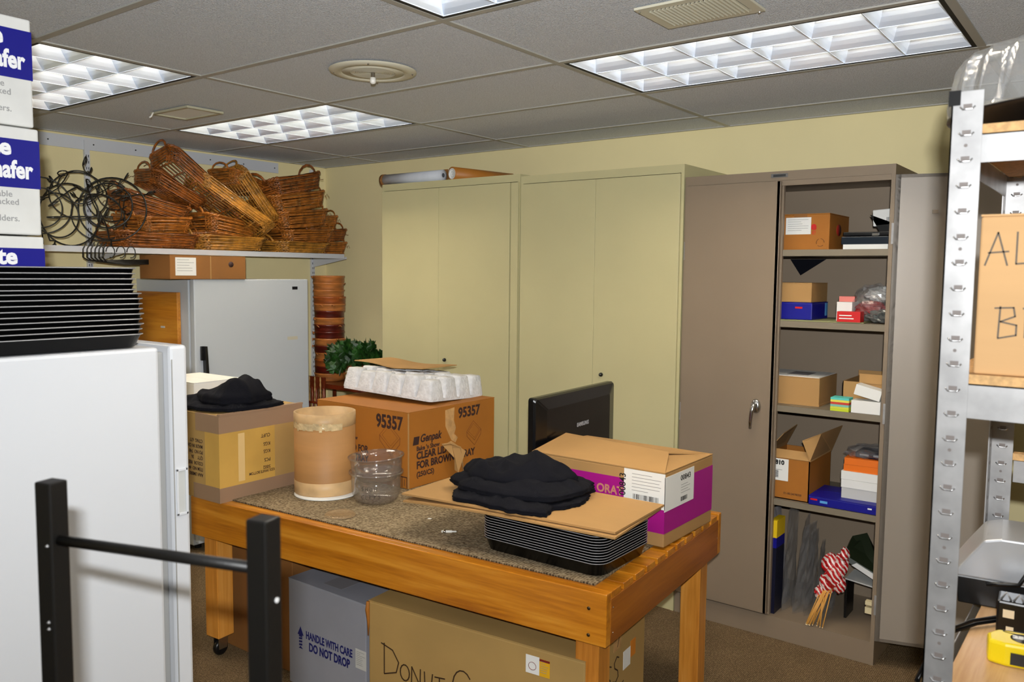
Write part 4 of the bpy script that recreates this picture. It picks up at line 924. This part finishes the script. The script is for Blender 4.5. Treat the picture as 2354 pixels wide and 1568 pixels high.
# ================================================================== rolls on the cream cabinet
CT = 2.059
t = thing('paper_roll', 'white paper roll lying along the front of the left cream cabinet top', 'paper roll', (-.512, -.145, CT+.033))
MX = Matrix.Rotation(pi/2, 4, 'Y')
obj('sheet', MB().lathe([(.012, -.236), (.031, -.236), (.031, .236), (.012, .236)], 28, M=MX), mat('bluish_paper', (200, 204, 212), .6, var=(8, .06)), t)
obj('wrapper', MB().lathe([(.032, -.24), (.0335, -.24), (.0335, -.215), (.032, -.215)], 28, M=MX), CARD2, t)
obj('cardboard_backing', MB().box(-.236, .236, .034, .04, -.03, .037), CARD2, t)
an = R(79)
t = thing('paper_tube', 'brown cardboard tube with white rolled paper inside on the left cream cabinet', 'paper tube', (-.215, -.142, CT+.0385), an)
obj('tube_wall', MB().lathe([(.030, 0), (.038, 0), (.038, .44), (.030, .44), (.030, 0)], 32, M=MX), mat('kraft_tube', (176, 112, 40), .5), t)
b = MB(); b.tube([(.001+.0, (.028-.0011*k)*cos(k*.5), (.028-.0011*k)*sin(k*.5)) for k in range(24)], .0012, 4)
obj('rolled_paper', MB().lathe([(.0001, .004), (.027, .004), (.029, -.002), (.030, .004)], 30, M=MX), PAPER, t); obj('paper_spiral', b, PAPERG, t)
# ================================================================== inside the tan cabinet
Z1, Z2, Z3, Z4, Z5 = 1.6625, 1.3665, 1.0085, .6045, .0955
def yc(y0, d): return y0+d/2
# shelf 1
t = carton('cardboard_box', 'orange cardboard box with a white label on the top shelf of the tan cabinet', 'box', (.24, .28, .15), (1.70, .02, Z1), .0, CARDO, seam='y', tape=CARD2)
label_on(t, -.06, .045, .065, .135, y=-.1405, lines=6); text('red_print', 'e', .045, (.045, -.1405, .075), (0, -1, 0), RED, t, bold=.001); text('red_print', 'E!', .02, (.05, -.1405, .06), (0, -1, 0), RED, t)
pr = MB()
for k in range(3): pr.tube([(.085+.016*cos(a+2*k), -.141, .03+.016*sin(a+2*k)) for a in (0, .5, 1, 1.5)], .0008, 4)
obj('recycling_print', pr, INKP, t); obj('red_side_print', MB().lathe([(.0001, 0), (.035, 0), (.035, .0006), (.0001, .0006)], 24, M=Matrix.Translation((.1201, -.01, .085)) @ Matrix.Rotation(pi/2, 4, 'Y') @ Matrix.Diagonal((.7, 1, 1, 1))), mat('dull_red', (150, 36, 20), .6), t)
tag(obj('paper_stack', MB().box(-.085, .085, -.11, .11, 0, .02), PAPER, None, (1.963, -.02, Z1+.0002), (0, 0, .01)), 'stack of white paper on the top shelf of the tan cabinet', 'paper')
t = thing('desk_tray', 'dark blue-black desk tray on the paper stack in the top shelf', 'desk tray', (1.955, .0, Z1+.0206), .0)
obj('tray_body', MB().box(-.09, .09, -.11, .14, 0, .032), mat('dark_teal_plastic', (14, 26, 38), .3), t, bev=.003); obj('upper_tray', MB().box(-.095, .09, -.07, .15, .036, .052), BLACKP, t, bev=.003)
obj('clip', MB().box(.02, .045, -.075, -.068, .036, .046), CHROME, t)
t = thing('label_device', 'small white and black device at the right of the top shelf in the cabinet', 'device', (2.02, .03, Z1+.0745), .0)
obj('stand', flap([(-.07, 0, .07), (-.03, 0, 0), (.03, 0, 0), (.03, 0, .03)], .05), BLACKP, t); obj('case', MB().box(-.055, .035, -.05, .04, .025, .092, Matrix.Rotation(R(-4), 4, 'Y')), PAPER, t, bev=.004)
L = MB()
for k in range(7): L.box(-.005+k*.005, -.003+k*.005, -.0506, -.05, .042, .058)
obj('barcode', L, INK, t)
# shelf 2
tag(obj('fabric_flag', MB().prism([(0, 0), (.165, 0), (.05, -.075)], 0, .004, Matrix(((1, 0, 0, 1.53), (0, 0, 1, .275), (0, 1, 0, 1.632), (0, 0, 0, 1)))), CLOTH), 'black triangular fabric corner hanging at the back of the second shelf', 'fabric')
tag(obj('cutting_mat', MB().box(-.17, .17, -.15, .15, 0, .004), mat('olive_sheet', (138, 140, 96), .6), None, (1.80, -.02, Z2+.0002), (0, 0, .06)), 'flat olive sheet lying on the second shelf under the blue box', 'sheet')
t = carton('office_box', 'royal blue box on the second shelf of the tan cabinet', 'box', (.20, .22, .072), (1.665, -.02, Z2+.0045), .0, BLUEB, seam='x')
obj('red_logo', MB().cbox((.045, -.1105, .05), (.03, .001, .008)), RED, t); obj('end_window', MB().cbox((.1005, .085, .04), (.001, .03, .055)), mat('light_blue_print', (90, 160, 220), .4), t)
carton('cardboard_box', 'small cardboard box on top of the royal blue box', 'box', (.20, .22, .082), (1.66, -.018, Z2+.077), .0, CARD, seam='x')
tag(obj('white_carton', MB().box(-.03, .03, -.05, .05, 0, .078), PAPER, None, (1.885, -.05, Z2+.0045), (0, 0, .02)), 'small white carton standing behind the red box on the second shelf', 'box')
t = thing('red_box', 'bright red printed box at the front of the second shelf', 'box', (1.922, -.14, Z2+.0045), .02)
obj('body', MB().box(-.045, .045, -.03, .03, 0, .042), RED, t, bev=.001); L = MB()
for k, (a, e) in enumerate(((-.036, .012), (-.036, .02))): L.box(a, e, -.0306, -.03, .024-k*.012, .028-k*.012)
obj('white_print', L, PAPER, t)
tag(obj('red_white_carton', MB().box(-.03, .03, -.03, .03, 0, .022), mat('pale_red_carton', (214, 120, 110), .6), None, (1.885, -.045, Z2+.0832), (0, 0, .1)), 'small red and white carton lying on the standing white carton', 'box')
FILM = BAG
def blob(name, c, s, seed, M, lab, cat, amp=.25, n=18, group=None, parent=None):
    b = MB(); vs = []; fs = []
    for i in range(n+1):
        th = pi*i/n
        for j in range(2*n):
            ph = 2*pi*j/(2*n); d = Vector((sin(th)*cos(ph), sin(th)*sin(ph), cos(th))); k = 1+amp*noise.noise(d*2.3+Vector((seed, 0, 0)))+amp*.5*noise.noise(d*6+Vector((seed, 3, 0)))
            vs.append((d.x*s[0]*k, d.y*s[1]*k, max(-s[2]*.96, d.z*s[2]*k)))
    for i in range(n):
        for j in range(2*n): fs.append((i*2*n+j, i*2*n+(j+1) % (2*n), (i+1)*2*n+(j+1) % (2*n), (i+1)*2*n+j))
    b.add(vs, fs, False); o = obj(name, b, M, parent, c)
    if lab: tag(o, lab, cat, group)
    return o
t = thing('plastic_bag', 'clear plastic bag of red and silver items on the second shelf', 'bag', (1.985, -.02, Z2+.003))
blob('film', (.0, 0, .075), (.085, .09, .075), 3, BAG, None, None, .3, parent=t); blob('red_contents', (-.01, -.02, .05), (.06, .05, .035), 7, mat('dark_red_goods', (130, 22, 24), .4), None, None, .3, parent=t)
blob('grey_contents', (.02, .01, .11), (.055, .05, .03), 5, PAPERG, None, None, .4, parent=t); blob('silver_contents', (.035, -.06, .025), (.05, .04, .026), 11, mat('silver_goods', (120, 124, 122), .25, .5), None, None, .4, 12, parent=t)
# shelf 3
t = carton('cardboard_box', 'cardboard box with a white sheet on top, left on the middle shelf', 'box', (.26, .25, .118), (1.675, .005, Z3), .0, CARD, seam='x')
p_ = obj('paper_sheet', MB().box(-.125, .125, -.115, .12, .1185, .121), PAPER, t); obj('grey_patch', MB().box(-.03, .06, -.06, .06, .121, .1215), mat('grey_stain', (128, 126, 130), .8), p_)
obj('base_flange', MB().box(-.132, .132, -.128, .127, 0, .008), CARD, t)
t = thing('cardboard_box', 'open cardboard box at the right back of the middle shelf', 'box', (1.975, .03, Z3))
b = MB().box(-.085, .085, -.12, -.117, 0, .115).box(-.085, .085, .117, .12, 0, .14).box(-.085, -.082, -.12, .12, 0, .115).box(.082, .085, -.12, .12, 0, .14).box(-.085, .085, -.12, .12, 0, .003)
obj('body', b, CARD, t); obj('flap', flap([(-.02, -.12, .112), (.085, -.12, .112), (.085, -.118, .15), (-.02, -.118, .15)], .003), CARD, t)
t = thing('sticky_note_pack', 'small stack of multicoloured note pads on the middle shelf', 'note pads', (1.905, -.15, Z3))
for k, (c, n_) in enumerate((((200, 214, 40), 'yellow_pad'), ((210, 214, 70), 'yellow_pad'), ((130, 190, 170), 'teal_pad'), ((196, 60, 50), 'red_pad'), ((230, 220, 90), 'yellow_pad'), ((90, 200, 190), 'teal_pad'))):
    obj(n_, MB().box(-.036, .036, -.03, .03, k*.0092, k*.0092+.0088), mat('pad%d' % k, c, .6), t)
tag(obj('white_box', MB().box(-.055, .055, -.03, .035, 0, .05), PAPER, None, (2.004, -.145, Z3), (0, 0, .0)), 'white box standing on the middle shelf under the tilted white box', 'box')
tag(obj('white_box', MB().box(-.052, .048, -.03, .035, 0, .042, Matrix.Rotation(R(13), 4, 'Y')), PAPER, None, (2.006, -.14, Z3+.063)), 'white box lying tilted on another white box, right on the middle shelf', 'box')
# shelf 4
t = thing('cardboard_box', 'open cardboard carton labelled 810 with raised flaps on the fourth shelf', 'box', (1.69, -.01, Z4))
w2, d2, hh = .10, .15, .175
b = MB().box(-w2, w2, -d2, -d2+.004, 0, hh).box(-w2, w2, d2-.004, d2, 0, hh).box(-w2, -w2+.004, -d2, d2, 0, hh).box(w2-.004, w2, -d2, d2, 0, hh).box(-w2, w2, -d2, d2, 0, .004)
obj('body', b, CARDO, t)
obj('flap', flap([(w2, -d2, hh), (w2, d2, hh), (w2+.045, d2-.01, hh+.12), (w2+.025, -d2+.06, hh+.115), (w2-.035, -d2, hh+.085)], .003), CARD, t)
obj('flap', flap([(-w2, -d2, hh), (w2, -d2, hh), (w2-.005, -d2+.035, hh+.03), (-w2, -d2+.035, hh+.03)], .003), CARD, t)
obj('flap', flap([(-w2, d2, hh), (-w2, -d2, hh), (-w2+.06, -d2+.08, hh+.09), (-w2+.05, d2-.01, hh+.10)], .003), CARD, t)
lb = label_on(t, -w2, .012, .078, .172, y=-d2-.0003, lines=2); text('label_number', '810', .026, (-.045, -d2-.0018, .142), (0, -1, 0), INK, lb, bold=.0006)
L = MB()
for k in range(9): L.box(-.045, -.03, -d2-.0015, -d2-.001, .09+k*.0035, .092+k*.0035)
obj('barcode', L, INK, lb); text('carton_print', 'E1-0E:24/78350', .012, (-.005, -d2-.0004, .02), (0, -1, 0), INKP, t)
t = carton('office_box', 'flat royal blue box at the front of the fourth shelf under white boxes', 'box', (.275, .22, .038), (1.932, -.065, Z4), .0, BLUEB, seam='x')
obj('red_logo', MB().cbox((-.115, -.1105, .024), (.028, .001, .007)), RED, t); obj('teal_print', MB().cbox((-.075, -.1105, .018), (.03, .001, .010)), mat('light_blue_print', (90, 160, 220), .4), t); obj('white_mark', MB().cbox((.105, -.1105, .022), (.016, .001, .006)), PAPER, t)
zb = Z4+.0385
t = thing('white_box', 'white lidded box on the flat blue box, fourth shelf', 'box', (1.99, -.035, zb)); obj('box_bottom', MB().box(-.078, .078, -.09, .09, 0, .07), PAPERG, t); obj('box_lid', MB().box(-.08, .08, -.092, .092, .045, .078), PAPER, t)
tag(obj('white_box', MB().box(-.082, .078, -.092, .09, 0, .034), PAPER, None, (1.99, -.035, zb+.0788), (0, 0, .01)), 'white box directly below the orange boxes on the fourth shelf', 'box')
ORG = mat('orange_carton', (226, 110, 16), .5)
for k in range(2):
    tag(obj('orange_box', MB().box(-.08, .08, -.08, .08, 0, .027), ORG, None, (1.995, -.04, zb+.1135+k*.0275), (0, 0, .01+k*.03)), ('lower' if k == 0 else 'upper')+' of two flat orange boxes on the fourth shelf', 'box', 'flat orange boxes on the fourth shelf')
t = thing('wrapped_package', 'dark blue package in clear film on top of the orange boxes', 'package', (2.008, -.035, zb+.169)); obj('case', MB().box(-.055, .06, -.06, .06, 0, .024), mat('dark_navy', (12, 16, 40), .4), t, bev=.003)
obj('pattern', MB().cbox((-.02, -.061, .014), (.035, .001, .008)).cbox((.03, -.061, .014), (.03, .001, .008)), mat('pale_grey_print', (140, 146, 150), .4), t)
blob('film', (-.015, 0, .018), (.09, .08, .028), 4, BAG, None, None, .35, 14, parent=t)
# shelf 5: bags, candy canes, green item
BAGD = mat('smoky_bag_film', (150, 150, 158), .2, alpha=.35, spec=.8)
for k in range(7):
    b = MB(); rnd = random.Random(40+k); vs = []; fs = []; nI, nJ = 12, 8; hgt = (.44, .46, .42, .40, .36, .31, .26)[k]*.97
    for s in (0, 1):
        for i in range(nI+1):
            for j in range(nJ+1):
                u, v = j/nJ-.5, i/nI
                q = .010*noise.noise(Vector((u*6, v*9, k*3+s)))
                th_ = (.018*(1-v)+.003)*cos(u*pi)*(1 if s else -1)
                vs.append((th_+q+.04*v*sin(k), u*(.20-.06*v), v*hgt+.01*noise.noise(Vector((u*5, k, 2)))))
    K = (nI+1)*(nJ+1)
    for s in (0, 1):
        for i in range(nI):
            for j in range(nJ): a = s*K+i*(nJ+1)+j; fs.append((a, a+1, a+nJ+2, a+nJ+1))
    b.add(vs, fs)
    o = obj('plastic_bag', b, BAG if k else BAGD, None, (1.645+k*.032, -.03+.012*(k % 3), Z5+.001), (0, R(3*k-6), R(8*(k % 3)-6)))
    tag(o, 'tall plastic sleeve standing in the row at the bottom left of the cabinet', 'plastic sleeve', 'plastic sleeves standing at the bottom of the cabinet')
t = thing('printed_carton', 'thin dark carton with a yellow and blue edge beside the closed cabinet door, bottom', 'box', (1.652, -.13, Z5))
obj('body', MB().box(-.014, .014, -.04, .06, 0, .41), mat('dark_navy', (12, 16, 40), .4), t); obj('yellow_band', MB().box(-.0145, .0145, -.0405, .0605, .335, .4105), mat('yellow_print', (226, 190, 20), .5), t); obj('blue_band', MB().box(-.0145, .0145, -.0405, .0605, .29, .335), BLUEB, t)
CAN = bpy.data.materials.new('candy_stripe'); CAN.use_nodes = True; N = CAN.node_tree.nodes; Lk = CAN.node_tree.links
tc = N.new('ShaderNodeTexCoord'); wv = N.new('ShaderNodeTexWave'); wv.wave_type = 'BANDS'; wv.bands_direction = 'DIAGONAL'; wv.inputs['Scale'].default_value = 22; wv.inputs['Distortion'].default_value = 5
rp = N.new('ShaderNodeValToRGB'); rp.color_ramp.interpolation = 'CONSTANT'; rp.color_ramp.elements[0].color = (*lin((176, 16, 22)), 1); rp.color_ramp.elements[1].position = .62; rp.color_ramp.elements[1].color = (*lin((232, 216, 210)), 1)
Lk.new(tc.outputs['Object'], wv.inputs[0]); Lk.new(wv.outputs[1], rp.inputs[0]); Lk.new(rp.outputs[0], N['Principled BSDF'].inputs['Base Color']); N['Principled BSDF'].inputs['Roughness'].default_value = .35
t = thing('candy_bundle', 'bundle of red and white striped candy on sticks at the bottom of the cabinet', 'candy', (1.885, -.10, Z5))
for k, (x, y, z, sx, sz) in enumerate(((-.02, 0, .16, .034, .045), (.01, -.01, .20, .036, .05), (-.012, .01, .245, .036, .045), (.028, .01, .25, .03, .05), (.045, .0, .30, .018, .03), (.03, -.005, .17, .026, .035), (-.045, -.005, .12, .025, .03))):
    blob('wrapped_sweets', (x, y, z), (sx, .03, sz), k*2.3, CAN, None, None, .25, 10, parent=t)
STK = mat('pale_wood_stick', (206, 150, 70), .5); TIP = mat('stick_tip', (240, 220, 180), .4)
rnd = random.Random(9)
for k in range(16):
    x = -.075+.006*(k % 12)+rnd.uniform(-.004, .004); yb = -.075+rnd.uniform(-.03, .02)
    s_ = obj('stick', MB().tube([(x, yb, .004), (-.02+rnd.uniform(-.02, .03), -.01, .16)], .0024, 6), STK, t)
    obj('stick_tip', MB().lathe([(.0001, -.003), (.003, 0), (.0001, .003)], 8, M=Matrix.Translation((x, yb, .005))), TIP, s_)
t = thing('folded_green_item', 'dark green item with a white stripe at the bottom right of the cabinet', 'green item', (1.985, .03, Z5))
obj('green_shell', flap([(-.085, -.06, .26), (.075, -.06, .19), (.075, .06, .15), (-.03, .08, .33), (-.085, .06, .31)], .02), mat('dark_green_plastic', (34, 42, 26), .4), t); obj('white_stripe', flap([(-.04, -.075, .245), (.075, -.075, .19), (.075, -.075, .215), (-.02, -.075, .258)], .003), PAPER, t)
obj('grey_plate', MB().box(-.085, .06, -.06, .08, .165, .17, Matrix.Rotation(R(6), 4, 'Y')), PAPERG, t, label='grey plate'); obj('support', MB().box(-.07, -.06, -.05, .06, 0, .165).box(.045, .055, -.05, .06, 0, .15), BLACKP, t)
# ================================================================== steel shelving unit on the right
sx0, sy0, sy1, SW = 2.613, -2.243, -1.60, 1.15
su = thing('steel_shelving', 'galvanised steel shelving unit with punched uprights at the right edge', 'shelving', (sx0, sy0, 0))
W_, D2_ = SW, sy1-sy0; UH = 1.828
def upright(x, y, dx, dy):
    b = MB(); th = .0022; q = .042
    b.box(x, x+dx*q, y, y+dy*th, 0, UH) if dx > 0 and dy > 0 else b.box(min(x, x+dx*q), max(x, x+dx*q), min(y, y+dy*th), max(y, y+dy*th), 0, UH)
    b.box(min(x, x+dx*th), max(x, x+dx*th), min(y, y+dy*q), max(y, y+dy*q), 0, UH)
    u = obj('upright', b, STEEL, su)
    hl = MB(); rm = MB()
    for k in range(47):
        z = UH-.022-k*.0381
        if z < .02: break
        xc = x+dx*.0215
        for yy, f in ((y, -dy), ):
            y0 = yy-.0004 if dy > 0 else yy-.0026
            y1 = yy+.0026 if dy > 0 else yy+.0004
            hl.box(xc-.0058, xc+.0058, y0, y1, z-.0032, z+.0032)
            rm.tube([(xc-.010, y0-.0006, z-.0005), (xc-.0062, y0-.0016, z-.0045), (xc+.0062, y0-.0016, z-.0045), (xc+.010, y0-.0006, z-.0005)], .0014, 5)
        if k % 4 == 1 and k: hl.cyl((0, 0, 0), .0026, .003, 10, Matrix.Translation((xc, y0, z-.019)) @ Matrix.Rotation(-pi/2, 4, 'X'))
    # slots on the inner face of the side flange
    for k in range(47):
        z = UH-.022-k*.0381
        if z < .02: break
        yc_ = y+dy*.0215; xa = x-.0004 if dx > 0 else x-.0026; xb = x+.0026 if dx > 0 else x+.0004
        hl.box(xa, xb, yc_-.0058, yc_+.0058, z-.0032, z+.0032)
    obj('slots', hl, mat('slot_shade', (120, 112, 108), .5), u); obj('punched_lips', rm, CHROME, u)
for x, dx in ((0, 1), (W_, -1)):
    for y, dy in ((0, 1), (D2_, -1)): upright(x, y, dx, dy)
obj('upright_cap', MB().box(-.004, .012, -.002, .004, UH-.02, UH+.002), BLACKP, su)
for zt_, h_ in ((1.765, .042), (1.395, .052), (.885, .05)):
    for y in (.0024, D2_-.0044): obj('beam', MB().box(.036, W_-.036, y, y+.002, zt_-h_, zt_).box(.036, W_-.036, y, y+(.03 if y < .1 else 0), zt_-.002, zt_) if y < .1 else MB().box(.036, W_-.036, y, y+.002, zt_-h_, zt_).box(.036, W_-.036, y-.03, y+.002, zt_-.002, zt_), STEEL, su)
    for x in (.0024, W_-.0044): obj('side_beam', MB().box(x, x+.002, .036, D2_-.036, zt_-h_, zt_), STEEL, su)
obj('rear_beam', MB().box(.045, W_-.036, D2_-.0044, D2_-.0024, 1.12, 1.172), STEEL, su); obj('rear_beam_board', MB().box(.045, W_-.036, D2_-.03, D2_-.006, 1.172, 1.186), PART, su)
for zt_ in (1.765, 1.395): obj('particle_shelf', MB().box(.006, W_-.006, .006, D2_-.006, zt_, zt_+.014), PART, su)
LAM = wood('light_oak_laminate', (150, 108, 66), (184, 142, 96), (206, 168, 122), .45, 'Y', 14, .1)
obj('laminate_shelf', MB().box(.022, W_-.006, .045, D2_-.006, .885, .902), LAM, su, bev=.001)
RX, RY = sx0, sy0
t = carton('cardboard_box', 'pale cardboard carton hand-marked in black capitals, on the right steel shelving', 'box', (.60, .42, .238), (RX+.345, RY+.225, 1.4096), .0, mat('pale_cardboard', (214, 170, 118), .8, var=(4, .05), bump=(60, .03), stretch=(.2, 1, 3)), seam='x')
ls = let('A', 0, 0, .048)+let('L', .040, .002, .046)+let('L', .072, .004, .046)
strokes('marker_writing', ls, .0012, (-.292, -.2104, .163), (0, -1, 0), mat('grey_marker', (96, 84, 70), .6), t)
ls = let('B', 0, 0, .046)+let('R', .034, .002, .044)+let('A', .066, .003, .044)
strokes('marker_writing', ls, .0012, (-.270, -.2104, .056), (0, -1, 0), mat('grey_marker', (96, 84, 70), .6), t)
# domed container
t = thing('domed_container', 'black tray with a clear ribbed dome on the top of the steel shelving', 'food container', (RX+.172, RY+.23, UH-.046))
b = MB(); b.lathe([(.0001, .0), (.17, 0), (.205, .03), (.215, .032), (.215, .036), (.20, .036), (.165, .006), (.0001, .006)], 48); obj('base', b, BLACKP, t)
b = MB(); vs = []; fs = []; n_ = 96
pr = [(.214, .036), (.212, .05), (.208, .08), (.202, .112), (.190, .130), (.16, .140), (.0001, .142)]
for i, (r, z) in enumerate(pr):
    for k in range(n_): q = r*(1+(.022*(1 if k % 4 < 2 else -1) if 0 < i < 5 else 0)); vs.append((q*cos(2*pi*k/n_), q*sin(2*pi*k/n_), z))
for i in range(len(pr)-1): fs += [(i*n_+k, i*n_+(k+1) % n_, (i+1)*n_+(k+1) % n_, (i+1)*n_+k) for k in range(n_)]
b.add(vs, fs, True); obj('clear_dome', b, DOME, t)
# label printer on the laminate shelf
LZ = .9022
t = thing('desktop_printer', 'silver and black desktop device with a cable wrapped over it, on the laminate shelf', 'device', (RX+.135, RY+.56, LZ), R(6))
b = MB(); pf = [(-.17, 0), (-.175, .055), (-.165, .075), (-.13, .128), (-.10, .138), (.2, .138), (.2, 0)]
MY = Matrix(((1, 0, 0, 0), (0, 0, 1, 0), (0, 1, 0, 0), (0, 0, 0, 1)))
b.prism([(x, z) for x, z in pf if 1][::-1], -.10, .10, MY); SIL = mat('silver_plastic', (176, 178, 182), .3, .35); 
bb_ = MB().prism([(-.178, .055), (-.15, .098), (-.125, .134), (-.095, .142), (.2, .142), (.2, .058)][::-1], -.103, .06, MY)
obj('base', MB().prism([(-.165, 0), (-.172, .056), (.2, .056), (.2, 0)][::-1], -.10, .10, MY), BLACKP, t, bev=.003); obj('silver_cover', bb_, SIL, t, bev=.004)
b = MB()
for i in range(3):
    for j in range(9): b.cbox((-.02+j*.016, -.06+i*.02, .1425), (.006, .008, .001))
obj('vent_slots', b, mat('pale_slots', (226, 228, 230), .4), t)
obj('cover_groove', MB().box(-.042, -.040, -.1035, .06, .058, .1428), DARKM, t)
ca = thing('power_cable', 'black cable looping over the silver device and trailing off the shelf', 'cable', (RX, RY, LZ))
obj('loop', MB().tube([(.08, .60, .145), (.10, .53, .148), (.105, .46, .135), (.10, .445, .09), (.085, .44, .06), (.05, .445, .052), (.03, .44, .05)], .0042, 8), BLACKP, ca)
obj('lead', MB().tube([(.18, .44, .03), (.12, .42, .012), (.07, .38, .008), (.03, .33, .006), (.0, .28, -.0), (-.025, .24, -.03), (-.04, .20, -.07), (-.045, .19, -.12)], .0035, 8), BLACKP, ca)
obj('lead', MB().tube([(.18, .43, .03), (.12, .41, .020), (.065, .37, .016), (.025, .32, .014), (-.006, .27, .006), (-.030, .235, -.03), (-.043, .195, -.075)], .0035, 8), BLACKP, ca)
pg = obj('plug', MB().box(-.052, -.035, .405, .435, .035, .06), BLACKP, ca, bev=.003); obj('prongs', MB().box(-.068, -.05, .412, .414, .042, .050).box(-.068, -.05, .426, .428, .042, .050), CHROME, pg)
t = thing('power_adapter', 'small black power adapter with white labels in front of the silver device', 'adapter', (RX+.078, RY+.355, LZ), R(4))
obj('case', MB().box(-.018, .05, -.03, .03, 0, .062), BLACKP, t, bev=.004); obj('label', MB().box(-.008, .010, -.0306, -.03, .032, .047).box(-.002, .010, -.0306, -.03, .008, .016), mat('cream_label', (226, 206, 170), .5), t)
obj('clips', MB().tube([(-.012, -.02, .062), (-.004, -.02, .076), (.004, -.02, .062)], .002, 6).tube([(.008, -.02, .062), (.016, -.02, .076), (.024, -.02, .062)], .002, 6), STEEL, t)
# tape measure
YEL = mat('yellow_plastic', (236, 208, 20), .32)
t = thing('tape_measure', 'yellow and black tape measure lying on the laminate shelf at the lower right', 'tape measure', (RX+.108, RY+.215, LZ), R(8))
o_ = [(-.045, -.026), (-.046, .005), (-.030, .030), (.03, .034), (.045, .02), (.045, -.03), (-.02, -.034)]
obj('case', MB().prism(o_, 0, .040), YEL, t, bev=.005)
obj('black_side', MB().box(-.012, .044, -.0355, -.0335, .006, .026), BLACKP, t); obj('badge', MB().lathe([(.0001, .0405), (.020, .0405), (.020, .0398)], 28, (.008, .0), M=Matrix.Identity(4)), BLACKP, t)
text('size_print', '25', .016, (.0, -.006, .0408), (0, 0, 1), PAPER, t, up=(0, 1, 0), bold=.0006, ax='CENTER')
obj('belt_oval', MB().tube([(.0+.022*cos(a), .022+.005*sin(a), .0402) for a in [2*pi*k/24 for k in range(24)]], .0008, 4, closed=True), BLACKP, t)
